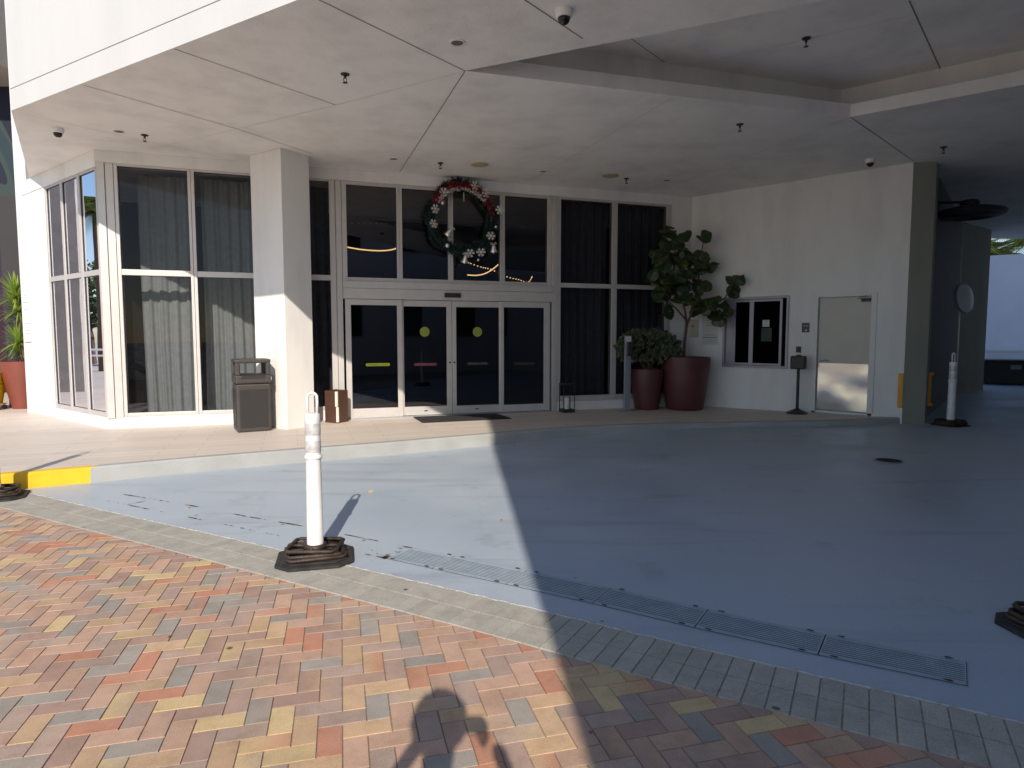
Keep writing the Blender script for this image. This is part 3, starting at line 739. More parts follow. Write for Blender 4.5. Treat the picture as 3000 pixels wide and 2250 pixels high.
# service door
zf = .262
m = MB(); W.box(m, 2.495, 2.575, -.10, .02, zf, 2.375); W.box(m, 3.440, 3.525, -.10, .02, zf + .02, 2.375); W.box(m, 2.575, 3.44, -.10, .02, 2.315, 2.375)
fr_ = part(m, 'door_frame', M_white, bevel=.004)
m = MB(); W.box(m, 2.582, 3.433, -.085, -.04, zf + .02, 2.31); dr = part(m, 'service_door', M_door, bevel=.003)
M_kick, nt, b_ = new_mat('scuffed_kick_plate')
b_.inputs['Base Color'].default_value = (.62, .58, .54, 1); b_.inputs['Metallic'].default_value = 1; b_.inputs['Roughness'].default_value = .16
tc = node(nt, 'ShaderNodeTexCoord'); nz = node(nt, 'ShaderNodeTexNoise'); nz.inputs['Scale'].default_value = 1.15; nz.inputs['Detail'].default_value = 1.5; nt.links.new(tc.outputs['Object'], nz.inputs['Vector'])
bp = node(nt, 'ShaderNodeBump'); bp.inputs['Strength'].default_value = .5; bp.inputs['Distance'].default_value = .12; nt.links.new(nz.outputs['Fac'], bp.inputs['Height']); nt.links.new(bp.outputs['Normal'], b_.inputs['Normal'])
m = MB(); W.box(m, 2.595, 3.42, -.038, -.035, zf + .03, 1.135); sub(m, 'kick_plate', M_kick, dr)
m = MB(); Mx = face_matrix(W, 2.65, -.036, 1.19); m.lathe([(.03, 0), (.03, .008), (.012, .012), (.012, .05)], 16, M=Mx)
m.tube([W.P(2.65, .012, 1.19), W.P(2.70, .016, 1.19), W.P(2.78, .012, 1.188)], .011, 8); sub(m, 'handle', M_steel, dr)
m = MB(); W.box(m, 3.28, 3.42, -.034, .02, 2.22, 2.275); m.tube([W.P(3.34, .02, 2.25), W.P(3.24, .10, 2.27), W.P(3.36, .02, 2.32)], .008, 6); sub(m, 'door_closer', M_black, dr)
m = MB(); W.box(m, 2.575, 3.44, -.10, -.0, zf - .03, zf + .015); sub(m, 'door_sill', M_steel, dr)
# jamb pier, passage walls
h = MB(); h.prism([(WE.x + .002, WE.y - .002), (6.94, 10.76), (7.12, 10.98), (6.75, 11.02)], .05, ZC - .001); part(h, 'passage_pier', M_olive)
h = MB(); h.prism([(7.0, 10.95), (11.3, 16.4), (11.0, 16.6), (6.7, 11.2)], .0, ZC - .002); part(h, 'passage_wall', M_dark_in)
h = MB(); h.prism([(11.2, -2.98), (11.5, -2.98), (18.6, 19.0), (18.3, 19.0)], .0, ZC - .004); part(h, 'added_shade_wall', M_olive2)  # unseen wall added to darken the right side under the canopy
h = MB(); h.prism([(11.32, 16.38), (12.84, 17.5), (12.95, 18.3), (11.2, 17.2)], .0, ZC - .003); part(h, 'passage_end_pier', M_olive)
h = MB(); h.prism([(11.27, 16.34), (11.31, 16.37), (11.33, 16.36), (11.29, 16.33)], .15, 2.45); part(h, 'painted_sun_streak', mat('sun_streak_paint', (.9, .8, .62), .5))  # pale strip painted in for a streak of sunlight up the corner
# interior
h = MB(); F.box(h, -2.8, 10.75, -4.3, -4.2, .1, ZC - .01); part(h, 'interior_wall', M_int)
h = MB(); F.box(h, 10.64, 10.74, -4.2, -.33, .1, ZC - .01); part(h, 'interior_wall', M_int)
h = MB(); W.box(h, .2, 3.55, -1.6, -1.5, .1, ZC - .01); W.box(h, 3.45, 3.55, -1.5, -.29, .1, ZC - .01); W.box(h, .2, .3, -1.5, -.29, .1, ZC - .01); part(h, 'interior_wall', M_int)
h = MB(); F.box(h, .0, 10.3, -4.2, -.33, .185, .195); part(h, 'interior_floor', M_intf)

# curtains (separate things) -----------------------------------------
def curtain(s0, s1, z0, z1, d, folds, seed, label, cm=None):
    rnd = random.Random(seed); m = MB(); n = int((s1 - s0) / .012); vs = []
    rows = 10
    ph = [rnd.uniform(0, 6.28) for _ in range(4)]
    for j in range(rows + 1):
        v = j / rows
        for i in range(n + 1):
            u = i / n; s = s0 + (s1 - s0) * u
            a = .032 * math.sin(s * folds + ph[0] + .6 * math.sin(s * 3.1 + ph[1]) + .4 * v * math.sin(s * 5 + ph[2])) + .014 * math.sin(s * folds * 2.3 + ph[3] + v)
            a *= .55 + .45 * (1 - v)
            vs.append(F.P(s + .02 * math.sin(v * 3 + s * 4) * (1 - v), d + a, z0 + (z1 - z0) * v))
    m.add(vs, [(j * (n + 1) + i, j * (n + 1) + i + 1, (j + 1) * (n + 1) + i + 1, (j + 1) * (n + 1) + i) for j in range(rows) for i in range(n)])
    o = m.build('curtain', cm or M_curt, None, smooth=True, fix=False); tag(o, label, 'curtain', 'pleated curtains behind the front windows'); return o
curtain(.42, 1.27, .20, 4.25, -.52, 34, 1, 'sunlit sage curtain in the window beside the left bay corner')
curtain(1.36, 2.35, .20, 4.25, -.52, 34, 2, 'sage curtain in the window behind the trash bin')
curtain(2.45, 3.42, .20, 4.25, -.52, 34, 3, 'curtain in the narrow window strip right of the square column', M_curtd)
curtain(7.70, 8.80, .20, 4.25, -.26, 34, 4, 'dark curtain in the window right of the sliding doors, beside the black lantern', M_curtd)
curtain(8.88, 10.1, .20, 4.25, -.26, 34, 5, 'dark curtain in the window behind the potted plants', M_curtd)

# hanging curved light strips inside
def strip_light(pts, r, label, dots=False, m=M_lamp):
    ps = [Vector(p) for p in pts]; out = []
    for i in range(len(ps) - 1):
        p0 = ps[max(0, i - 1)]; p1, p2 = ps[i], ps[i + 1]; p3 = ps[min(len(ps) - 1, i + 2)]
        for k in range(8):
            t = k / 8; out.append(.5 * ((2 * p1) + (-p0 + p2) * t + (2 * p0 - 5 * p1 + 4 * p2 - p3) * t * t + (-p0 + 3 * p1 - 3 * p2 + p3) * t ** 3))
    out.append(ps[-1]); mb = MB()
    if not dots: mb.tube(out, r, 8)
    else:
        for q in out[::2]: mb.lathe([(.001, -r), (r * .8, -r * .6), (r, 0), (r * .8, r * .6), (.001, r)], 8, c=q)
    return tag(mb.build('light_strip', m, None, smooth=True), label, 'ceiling light', 'glowing light strips hanging in the lobby')
strip_light([(-3.3, 12.72, 3.37), (-3.0, 12.83, 3.325), (-2.65, 12.93, 3.31), (-2.40, 13.01, 3.34), (-2.22, 13.08, 3.42)], .013, 'long curved yellow light strip in the pane left of the wreath')
strip_light([(-.93, 13.52, 2.89), (-.75, 13.57, 2.885), (-.59, 13.625, 2.92), (-.44, 13.68, 3.0), (-.27, 13.73, 3.14)], .012, 'short curved yellow light strip below the wreath')
strip_light([(-.90, 13.52, 3.14), (-.65, 13.6, 3.06), (-.446, 13.674, 3.019), (-.106, 13.788, 2.875), (.14, 13.871, 2.823), (.339, 13.938, 2.77), (.43, 13.971, 2.89)], .014, 'dotted string of small yellow lamps below the wreath, crossing the curved strip', True)
strip_light([(-3.3, 12.72, 3.80), (-2.9, 12.85, 3.83), (-2.5, 12.98, 3.85)], .008, 'faint dotted white lights high in the pane left of the wreath', True, M_lampw)

# ------------------------------------------------------------------ ceiling fixtures
def dome_camera():
    t = thing('dome_camera', '', 'security camera')
    m = MB(); m.lathe([(.075, 0), (.078, -.02), (.070, -.055), (.060, -.065)], 28); m.build('housing', M_whitep, t, auto=40)
    m = MB(); m.lathe([(.054, -.062), (.052, -.085), (.042, -.105), (.024, -.118), (.004, -.122)], 28); m.build('lens_dome', M_lens, t, smooth=True)
    return t
M_lens = mat('smoked_dome', (.012, .012, .015), .08)
dc = dome_camera(); first = True
for x, y, lb in ((.454, 5.844, 'white dome camera at the top of the picture, largest of the ceiling cameras'), (-6.22, 9.053, 'white dome camera at the far left of the canopy ceiling'), (5.759, 10.588, 'small dome camera over the service door at the right')):
    o = dc if first else copy_tree(dc); first = False
    o.location = (x, y, ZC); tag(o, lb, 'security camera', 'dome cameras on the canopy ceiling')
def sprinkler():
    t = thing('sprinkler_head', '', 'sprinkler')
    m = MB(); m.lathe([(.048, 0), (.046, -.010), (.02, -.016)], 20); m.build('escutcheon', M_black, t)
    m = MB(); m.lathe([(.014, -.01), (.014, -.045)], 12); m.tube([(-.014, 0, -.045), (-.017, 0, -.07), (-.006, 0, -.09)], .004, 6); m.tube([(.014, 0, -.045), (.017, 0, -.07), (.006, 0, -.09)], .004, 6); m.build('stem', M_black, t)
    m = MB(); m.lathe([(.026, -.090), (.026, -.094)], 14); m.build('deflector', M_black, t)
    return t
sp = sprinkler(); first = True
for x, y, z, lb in ((-1.81, 7.215, ZC, 'sprinkler left of the corner where the ceiling joints meet, nearest of the left ones'), (-5.193, 9.341, ZC, 'leftmost sprinkler, above the bay window'), (-1.176, 10.82, ZC, 'sprinkler just left of the wreath and the round yellowed speaker'),
                    (2.065, 11.859, ZC, 'sprinkler right of the second round yellowed speaker'), (3.059, 8.88, ZC, 'sprinkler on the ceiling just behind the sunken coffer'), (2.60, 5.92 + .05, ZC + .488, 'sprinkler inside the sunken ceiling coffer'), (6.493, 9.928, ZC, 'rightmost sprinkler, in front of the dark passage')):
    o = sp if first else copy_tree(sp); first = False
    if z > ZC: x, y = 3.29, 7.47
    o.location = (x, y, z); o.rotation_euler.z = random.uniform(0, 3); tag(o, lb, 'sprinkler', 'black sprinkler heads on the canopy ceiling')
def downlight():
    t = thing('downlight', '', 'ceiling light')
    m = MB(); m.lathe([(.082, 0), (.080, -.006), (.062, -.008), (.058, .0)], 28); m.build('trim_ring', M_whitep, t, auto=40)
    m = MB(); m.lathe([(.058, -.004), (.05, -.002)], 28); m.build('reflector', M_dlr, t)
    return t
M_dlr = mat('dull_reflector', (.16, .14, .11), .4)
dlt = downlight(); first = True
for x, y, lb in ((-.527, 6.465, 'recessed downlight left of the nearest dome camera, the largest one'), (-5.458, 9.175, 'recessed downlight beside the leftmost dome camera'), (-1.898, 10.568, 'recessed downlight left of the wreath'),
                 (.538, 11.362, 'tiny recessed downlight between the two round speakers'), (2.824, 11.999, 'tiny recessed downlight nearest the inner corner, right of both speakers')):
    o = dlt if first else copy_tree(dlt); first = False
    o.location = (x, y, ZC); tag(o, lb, 'ceiling light', 'recessed downlights in the canopy ceiling')
for x, y, lb in ((-.534, 10.908, 'round yellowed ceiling speaker right above the wreath'), (1.742, 11.656, 'round yellowed ceiling speaker to the right of the wreath')):
    t = thing('ceiling_speaker', lb, 'speaker', (x, y, ZC), 0, 'round speakers in the canopy ceiling')
    m = MB(); m.lathe([(.15, 0), (.148, -.008), (.13, -.012)], 32); m.build('rim', M_speaker, t, auto=40)
    m = MB(); m.lathe([(.128, -.011), (.10, -.016), (.01, -.018)], 32); m.build('grille', M_speaker, t)

# ------------------------------------------------------------------ wreath
wc = F.P(5.69, .14, 3.71)
wr = thing('wreath', 'large Christmas wreath with red tinsel, snowflakes and silver bells above the sliding doors', 'wreath', wc, F.ang)
rnd = random.Random(5)
# local: x to the right along the wall, y away from viewer, z up
m = MB(); m.tube([(.57 * math.cos(a), 0, .57 * math.sin(a)) for a in [2 * math.pi * i / 40 for i in range(40)]], .045, 8, closed=True)
def needle(mb, p, d, L, w):
    d = d.normalized(); s = d.cross(Vector((rnd.uniform(-1, 1), rnd.uniform(-1, 1), rnd.uniform(-1, 1)))).normalized() * w
    mb.face([p - s, p + s, p + d * L * .6 + s * .7, p + d * L, p + d * L * .6 - s * .7])
for i in range(4200):
    a = rnd.uniform(0, 2 * math.pi); b = rnd.uniform(0, 2 * math.pi); c = Vector((math.cos(a), 0, math.sin(a)))
    wob = 1 + .05 * math.sin(7 * a) ; p = c * (.57 * wob + .05 * math.cos(b)) + Vector((0, .05 * math.sin(b), 0))
    dd = c * math.cos(b) + Vector((0, math.sin(b), 0)) + Vector((-math.sin(a), 0, math.cos(a))) * rnd.uniform(-.8, .8)
    if dd.y > .5 and p.y > 0.03: dd.y = .2
    needle(m, p, dd, rnd.uniform(.04, .095), .008)
for cx_, cz_ in ((-.16, .66), (-.05, .68), (.08, .66), (.22, .63), (-.3, .60), (-.38, .52)):
    for i in range(70):
        d = Vector((rnd.uniform(-1, 1), rnd.uniform(-1, .1), rnd.uniform(-.4, 1)))
        needle(m, Vector((cx_ + rnd.uniform(-.05, .05), -.05, cz_ + rnd.uniform(-.05, .02))), d, rnd.uniform(.05, .11), .007)
m.build('garland', M_pine, wr, fix=False)
m = MB()
for i in range(560):
    a = R(rnd.uniform(18, 150)) if rnd.random() < .9 else R(rnd.uniform(-5, 170)); c = Vector((math.cos(a), 0, math.sin(a)))
    p = c * rnd.uniform(.50, .66) + Vector((0, -rnd.uniform(.05, .13), 0))
    needle(m, p, Vector((rnd.uniform(-1, 1), rnd.uniform(-1, .3), rnd.uniform(-1, 1))), rnd.uniform(.03, .08), .007)
m.build('tinsel', M_tinsel, wr, fix=False)
m = MB()
for i in range(420):
    a = R(rnd.uniform(38, 150)); c = Vector((math.cos(a), 0, math.sin(a)))
    p = c * rnd.uniform(.49, .55) + Vector((0, -rnd.uniform(.10, .14), 0))
    needle(m, p, Vector((rnd.uniform(-1, 1), rnd.uniform(-1, .3), rnd.uniform(-1, 1))), rnd.uniform(.02, .045), .007)
m.build('silver_berries', M_snow, wr, fix=False)
def wp(u, v):  # position read off the wreath's own outline (photo-pixel offsets scaled to metres on the ring)
    return Vector(((u - 725) / 880 * 1.16 / 1.12, -.13, (790 - v) / 880 * 1.13))
def snowflake(p, r):
    m = MB()
    for k in range(6):
        a = R(60 * k + rnd.uniform(-4, 4)); d = Vector((math.cos(a), 0, math.sin(a))); n = Vector((-math.sin(a), 0, math.cos(a)))
        m.tube([Vector((0, 0, 0)), d * r], .008, 5)
        for q in (.55, .85):
            for s in (-1, 1): m.tube([d * r * q, d * r * (q + .22) + n * r * .27 * s], .007, 5)
    m.lathe([(.02, -.008), (.02, .008)], 10, M=Matrix.Rotation(math.pi / 2, 4, 'X'))
    o = m.build('snowflake', M_snow, wr); o.location = p; o.rotation_euler = (rnd.uniform(-.3, .3), 0, rnd.uniform(-.4, .4))
for u, v in ((300, 680), (275, 880), (1310, 640), (1165, 1005), (1005, 1240), (830, 1260), (915, 330), (1090, 420), (430, 450)): snowflake(wp(u, v), .075)
def bell(p, r, rot):
    m = MB(); m.lathe([(.006, .11), (.028, .10), (.040, .06), (.048, .02), (.072, -.025), (.068, -.03), (.04, 0)], 20); m.lathe([(.001, -.055), (.016, -.045), (.018, -.035), (.001, -.02)], 10)
    o = m.build('bell', M_silver, wr, smooth=True); o.location = p; o.rotation_euler = rot
    m = MB()
    for s in (-1, 1): m.tube([(0, 0, .11), (.04 * s, -.01, .15), (.06 * s, 0, .12), (.02 * s, 0, .11)], .006, 5)
    q = m.build('bell_bow', M_snow, wr); q.location = p; q.rotation_euler = rot
bell(wp(495, 1010), 1, (.4, .5, 0)); bell(wp(1210, 1210), 1, (.2, -.1, 0)); bell(wp(750, 1370), 1, (.3, .1, 0))
for u, v, r, mm in ((475, 1170, .042, M_silver), (1240, 880, .026, M_silver), (958, 1350, .026, M_silver), (408, 600, .034, M_silver), (325, 555, .036, M_tinsel), (430, 570, .03, M_tinsel)):
    m = MB(); m.lathe([(r * math.sin(math.pi * i / 10) + .0005, -r * math.cos(math.pi * i / 10)) for i in range(11)], 18)
    o = m.build('bauble', mm, wr, smooth=True); o.location = wp(u, v) + Vector((0, -.02 if mm is M_silver else 0, 0))
m = MB(); m.tube([(.02, -.11, .46), (.022, -.115, .36), (.02, -.11, .28)], [.008, .007, .001], 6); m.build('icicle', M_snow, wr)

# dry leaves lying on the drive
M_dry = mat('dry_leaf', (.42, .26, .12), .8, .2, 30)
def dryleaf(x, y, L, rz, lb):
    rd = random.Random(int(x * 100)); m = MB(); roundleaf(m, Vector((0, 0, .004)), Vector((1, .1, .12)), Vector((0, 0, 1)), L, L * .22, rd, .25)
    o = m.build('dry_leaf', M_dry, fix=False); o.location = (x, y, dz(x, y) + .004); o.rotation_euler.z = rz; tag(o, lb, 'leaf', 'dry leaves on the drive')
DRY = [(-1.50, 6.62, .05, .3, 'small tan dry leaf just past the tip of the white post shadow'), (-.10, 5.55, .045, 1.2, 'dry leaf on the sunlit drive close to the shadow edge'), (-3.05, 5.98, .05, 2.2, 'dry leaf on the rusty seam left of the white post'),
       (.02, 9.45, .04, .5, 'tiny dry leaf at the foot of the kerb near the shadow edge'), (2.2, 9.3, .04, 1.9, 'dry leaf in the shaded middle of the drive')]

# ------------------------------------------------------------------ delineator posts
def delineator():
    t = thing('delineator_post', '', 'traffic post')
    m = MB(); m.lathe([(.070, .05), (.066, .07), (.0585, .085), (.056, .50), (.053, .72), (.053, .735), (.060, .74), (.064, .752), (.060, .765), (.053, .77), (.0525, .90), (.0525, 1.00), (.055, 1.01), (.055, 1.05), (.050, 1.065), (.036, 1.07)], 32)
    m.build('tube', M_whitep, t, auto=35)
    m = MB(); pts = []
    for x, z in ((-.032, 1.06), (-.034, 1.15)): pts.append((x, 0, z))
    for i in range(1, 10): a = math.pi - math.pi * i / 10; pts.append((.034 * math.cos(a), 0, 1.18 + .034 * math.sin(a)))
    for x, z in ((.034, 1.15), (.032, 1.06)): pts.append((x, 0, z))
    m.tube(pts, .011, 8); m.build('loop_handle', M_whitep, t, smooth=True)
    for z0, z1 in ((.79, .875), (.915, 1.0)):
        m = MB(); m.lathe([(.0545, z0), (.0548, z0 + .003), (.0548, z1 - .003), (.0545, z1)], 32); m.build('reflective_band', M_band, t, smooth=True)
    # rubber base: octagonal skirt and two stacked weight rings
    def octo(a, b, c): return [(a, b - c), (a - c, b), (-a + c, b), (-a, b - c), (-a, -b + c), (-a + c, -b), (a - c, -b), (a, -b + c)]
    m = MB(); m.prism(octo(.27, .25, .10), .0, .022); m.prism(octo(.22, .20, .07), .022, .034); m.build('rubber_skirt', M_rubber, t, bevel=.006)
    for k, (r, z, rot) in enumerate(((.20, .052, .10), (.19, .072, .02), (.175, .100, -.22))):
        m = MB(); c = .028; pl = octo(r, r * .86, c)
        m.tube([(x, y, z) for x, y in pl], .0135, 8, closed=True)
        for s in (-1, 1): m.tube([(s * r, 0, z), (s * .06, 0, z - .004)], .012, 6); m.tube([(0, s * r * .86, z), (0, s * .06, z - .004)], .012, 6)
        m.lathe([(.085, z - .02), (.085, z + .01), (.066, z + .015)], 20)
        o = m.build('weight_ring', M_ring, t, smooth=True); o.rotation_euler.z = rot
    return t
M_band = mat('worn_reflective_sheet', (.60, .59, .60), .4, .22, 18, metal=.2, bump=.3, bscale=200)
M_ring = mat('dirty_rubber_ring', (.022, .018, .016), .55, .3, 14, bump=.5, bscale=70, col2=(.075, .045, .03))
dp = delineator(); dp.location = (-1.435, 4.60, .006); dp.rotation_euler.z = .25
tag(dp, 'white delineator post standing in the sun on a stacked black rubber base', 'traffic post', 'white delineator posts')
for x, y, z, rz, lb in ((-5.20, 6.37, .0, .5, 'delineator base cut off at the left edge, beside the yellow kerb'), (3.02, 3.42, .0, .1, 'black rubber delineator base at the right edge of the drive'), (7.28, 10.62, .13, .4, 'white delineator post in the dark passage beside the olive pier')):
    o = copy_tree(dp); o.location = (x, y, z); o.rotation_euler.z = rz; tag(o, lb, 'traffic post', 'white delineator posts')

# ------------------------------------------------------------------ trash bin
ang = math.atan2(9.879 - 9.551, 3.681 * -1 + 4.01)
tb = thing('trash_bin', 'charcoal square trash bin with open hooded top beside the square column', 'trash bin', (-4.03, 9.93, .17), R(30))
# local: front face at y=-.22, x to the right
w, d = .245, .235
m = MB(); m.prism([(-w, -d), (w, -d), (w, d), (-w, d)], .0, .73); m.build('body', M_bin, tb, bevel=.022)
m = MB(); m.box((0, -d - .003, .36), (.40, .008, .58)); m.build('front_panel', M_bin2, tb, bevel=.003)
m = MB(); m.box((-w - .003, 0, .36), (.008, .38, .58)); m.build('side_panel', M_bin2, tb, bevel=.003)
m = MB(); m.box((-w - .007, .02, .64), (.012, .08, .035)); m.build('handle', M_black, tb, bevel=.004)
m = MB(); zt_, zb_ = 1.10, .735
m.box((0, 0, .80), (2 * w + .016, 2 * d + .016, .125)); m.box((0, 0, 1.075), (2 * w + .016, 2 * d + .016, .06))
for sx in (-1, 1):
    for sy in (-1, 1): m.box((sx * (w - .028), sy * (d - .028), .955), (.07, .07, .19))
m.build('hood', M_bin, tb, bevel=.018)
m = MB(); m.box((0, -d - .008, .835), (.34, .008, .045)); m.build('hood_lip', M_bin2, tb)
m = MB(); m.box((0, 0, .87), (.40, .38, .01)); m.build('liner_rim', M_black, tb)

# ------------------------------------------------------------------ lanterns
t = thing('brown_lantern', 'brown open-fronted metal lantern with pale candles beside the left door jamb', 'lantern', (-2.975, 10.86, .17), R(18))
m = MB(); a = .20
c0 = Vector((0, -a)); L_ = Vector((-a * .92, 0)); R_ = Vector((a * .92, 0)); bk_ = Vector((0, a))
def panel(mb, p, q, z0, z1, t0=.006):
    e = (q - p).normalized(); n = Vector((e.y, -e.x)) * t0
    mb.prism([tuple(p - n), tuple(q - n), tuple(q + n), tuple(p + n)], z0, z1)
panel(m, L_, c0.lerp(L_, .10), .01, .54); panel(m, c0.lerp(R_, .16), R_, .01, .54); panel(m, L_, bk_, .01, .54); panel(m, R_, bk_, .01, .54)
m.build('shell', M_brown, t)
m = MB(); m.prism([tuple(p * 1.02) for p in (c0, R_, bk_, L_)], 0, .012); m.build('base', M_brown, t)
m = MB(); m.lathe([(.024, .02), (.024, .27)], 16, c=(.006, -.185, 0)); m.build('candle', M_candle, t)
m = MB(); m.lathe([(.026, .28), (.026, .53)], 16, c=(-.006, -.175, 0)); m.build('candle', M_candle, t)
t = thing('black_lantern', 'black framed lantern with one white pillar candle right of the doors', 'lantern', (1.05, 12.27, .172), R(18))
m = MB(); a = .11
for sx in (-1, 1):
    for sy in (-1, 1): m.box((sx * a, sy * a, .27), (.014, .014, .54))
for z in (.01, .53):
    for s in (-1, 1): m.box((0, s * a, z), (2 * a, .014, .016)); m.box((s * a, 0, z), (.014, 2 * a, .016))
m.build('frame', M_black, t)
m = MB(); m.box((0, 0, .03), (.22, .22, .06)); m.build('base', M_black, t)
m = MB(); m.box((0, 0, .545), (.235, .235, .012)); m.lathe([(.03, .55), (.02, .575)], 12); m.build('lid', M_black, t)
m = MB(); m.lathe([(.045, .06), (.045, .27), (.03, .272)], 20); m.build('candle', M_candle, t, auto=40)
# door mat
m = MB(); m.prism([(-1.76, 11.42), (-1.50, 10.70), (-.01, 11.24), (-.30, 11.93)], .176, .188)
tag(m.build('door_mat', M_matrub), 'thin black door mat before the sliding doors, half in shade', 'door mat')

# ------------------------------------------------------------------ hand sanitiser stand
t = thing('dispenser_stand', 'tall silver hand sanitiser stand with black dispenser in front of the bushy pot', 'dispenser stand', (2.25, 12.50, .172), R(8))
m = MB(); m.prism([(-.20, -.14), (.20, -.14), (.20, .14), (-.20, .14)], 0, .012); m.build('base_plate', M_steel, t, bevel=.003)
m = MB(); m.box((-.01, .0, .735), (.125, .06, 1.45)); m.build('post', M_steel, t, bevel=.004)
m = MB(); m.box((.015, -.055, 1.20), (.10, .06, .27)); m.build('dispenser', M_black, t, bevel=.012)
m = MB(); m.box((.025, -.085, .97), (.15, .12, .012)); m.lathe([(.05, .965), (.06, .985)], 16, c=(.03, -.10, 0)); m.build('drip_tray', M_steel, t)
m = MB(); m.box((.0, -.033, 1.395), (.10, .005, .09)); m.build('sign_plate', M_paper, t)
for k in range(2):
    m = MB(); m.box((.0, -.0365, 1.41 - .025 * k), (.06, .001, .008)); m.build('printed_line', M_inkg, t)
# black valet stand near service door
t = thing('post_box_stand', 'black box on a slim pole with round base beside the service door', 'stand', (5.20, 11.68, pz(5.20)), R(-43))
m = MB(); m.lathe([(.18, 0), (.18, .02), (.12, .05), (.045, .085), (.028, .10)], 28); m.build('base', M_black, t, auto=40)
m = MB(); m.lathe([(.026, .09), (.026, 1.0)], 16); m.build('pole', M_black, t)
m = MB(); m.box((0, -.01, .93), (.25, .14, .24)); m.build('box', M_black, t, bevel=.02)
m = MB(); m.box((0, -.01, 1.06), (.07, .07, .025)); m.build('cap', M_black, t, bevel=.006)

# signs on the side wall --------------------------------------------------
def plate_sign(name, label, s0, s1, z0, z1, m1, cat='sign', th=.008, group=None):
    t = thing(name, label, cat, W.P((s0 + s1) / 2, 0, (z0 + z1) / 2), 0, group)
    Mx = Matrix.Translation((0, 0, 0)) @ Matrix(((W.t.x, W.n.x, 0, 0), (W.t.y, W.n.y, 0, 0), (0, 0, 1, 0), (0, 0, 0, 1)))
    m = MB(); m.box((0, th / 2 + .001, 0), (s1 - s0, th, z1 - z0), Mx); m.build('plate', m1, t, bevel=.002)
    return t, Mx
t, Mx = plate_sign('framed_notice', 'cream notice in a thin grey frame behind the fig trunk', .02, .25, 1.60, 1.96, M_cream)
m = MB()
for a, b, c, d in ((0, .174, .24, .012), (0, -.174, .24, .012), (.114, 0, .012, .36), (-.114, 0, .012, .36)): m.box((a, .012, b), (c, .012, d), Mx)
m.build('frame', M_wframe, t)
m = MB(); Mb = Mx @ Matrix.Translation((-.0, .0105, .06)) @ Matrix.Rotation(math.pi / 2, 4, 'X')
m.lathe([(.022, 0), (.022, .002)], 14, M=Mb, c=(0, -.02, -.001)); m.lathe([(.012, 0), (.012, .002)], 14, M=Mb, c=(0, .015, -.001)); m.build('printed_emblem', M_ink, t)
for k in range(4):
    m = MB(); m.box((0, .0095, -.03 - k * .022), (.12 - .03 * (k % 2), .001, .004), Mx); m.build('printed_line', M_inkg, t)
t, Mx = plate_sign('white_notice', 'large faded white notice with lines of text between fig trunk and service window', .33, .68, 1.45, 2.12, M_paper, th=.004)
for k, (z, w_, hh, mm) in enumerate(((.27, .06, .04, M_inkg), (.20, .12, .006, M_inkg), (.15, .20, .006, M_inkg), (.10, .16, .006, M_inkg), (.05, .16, .012, M_ink), (.0, .20, .006, M_inkg), (-.04, .18, .006, M_inkg), (-.08, .14, .006, M_inkg), (-.14, .22, .010, M_ink), (-.19, .28, .016, M_ink), (-.24, .12, .006, M_inkg), (-.27, .18, .006, M_inkg))):
    m = MB()
    r2 = random.Random(k); x = -w_ / 2
    while x < w_ / 2:
        q = r2.uniform(.012, .035); m.box((x + q / 2, .0056, z), (q, .001, hh), Mx); x += q + .007
    m.build('printed_line', mm, t)
M_plq = mat('bronze_plaque', (.05, .035, .04), .4)
t, Mx = plate_sign('room_plaque', 'dark square plaque left of the service door, the larger of two', 2.30, 2.435, 1.69, 1.865, M_plq)
m = MB(); m.lathe([(.02, 0), (.02, .002)], 14, M=Mx @ Matrix.Translation((.01, .0105, -.05)) @ Matrix.Rotation(math.pi / 2, 4, 'X')); m.build('raised_symbol', M_wframe, t)
m = MB(); m.box((0, .0095, .03), (.09, .002, .012), Mx); m.build('raised_line', M_wframe, t)
t, Mx = plate_sign('card_reader', 'small dark card reader below the square plaque', 2.215, 2.30, 1.32, 1.43, M_black, 'card reader', .02)
m = MB(); m.box((0, .0225, .03), (.012, .003, .006), Mx); m.build('status_lamp', M_red, t)
# sign on the left corner pier
t = thing('pale_notice', 'narrow pale framed notice on the white corner pier above the planter', 'sign', (-9.08, 12.13, 2.0))
n_ = Vector((.17, -.985, 0)); tx = Vector((-.985, -.17, 0))
Mp = Matrix(((.985, .165, 0, 0), (-.165, .985, 0, 0), (0, 0, 1, 0), (0, 0, 0, 1))) @ Matrix.Identity(4)
Mp = Matrix.Rotation(-.165, 4, 'Z')
m = MB(); m.box((0, -.012, 0), (.16, .01, .95), Mp); m.build('plate', M_whitep, t)
for k in range(12):
    m = MB(); m.box((0, -.018, .38 - k * .065), (.05 + .04 * (k % 3), .001, .014), Mp); m.build('printed_line', M_inkg, t)
m = MB()
for a, b, c, d in ((0, .475, .17, .012), (0, -.475, .17, .012), (.08, 0, .01, .95), (-.08, 0, .01, .95)): m.box((a, -.02, b), (c, .012, d), Mp)
m.build('frame', M_jointlite, t)

# yellow corner guards
m = MB(); W.box(m, WL - .075, WL - .002, .002, .02, .42, 1.0); tag(m.build('corner_guard', M_orange, bevel=.003), 'solid yellow corner guard on the white wall end', 'corner guard', 'yellow corner guards by the passage')
m = MB()
for a, b, z0, z1 in ((7.10, 7.15, .42, 1.0), (7.22, 7.27, .42, 1.0)): m.box(((a + b) / 2, 11.02 + (a - 7.1), (z0 + z1) / 2), (b - a, .02, z1 - z0))
for z in (.445, .975): m.box((7.185, 11.07, z), (.13, .05, .05))
tag(m.build('corner_guard', M_orange), 'yellow bracket-shaped guard inside the dark passage', 'corner guard', 'yellow corner guards by the passage')

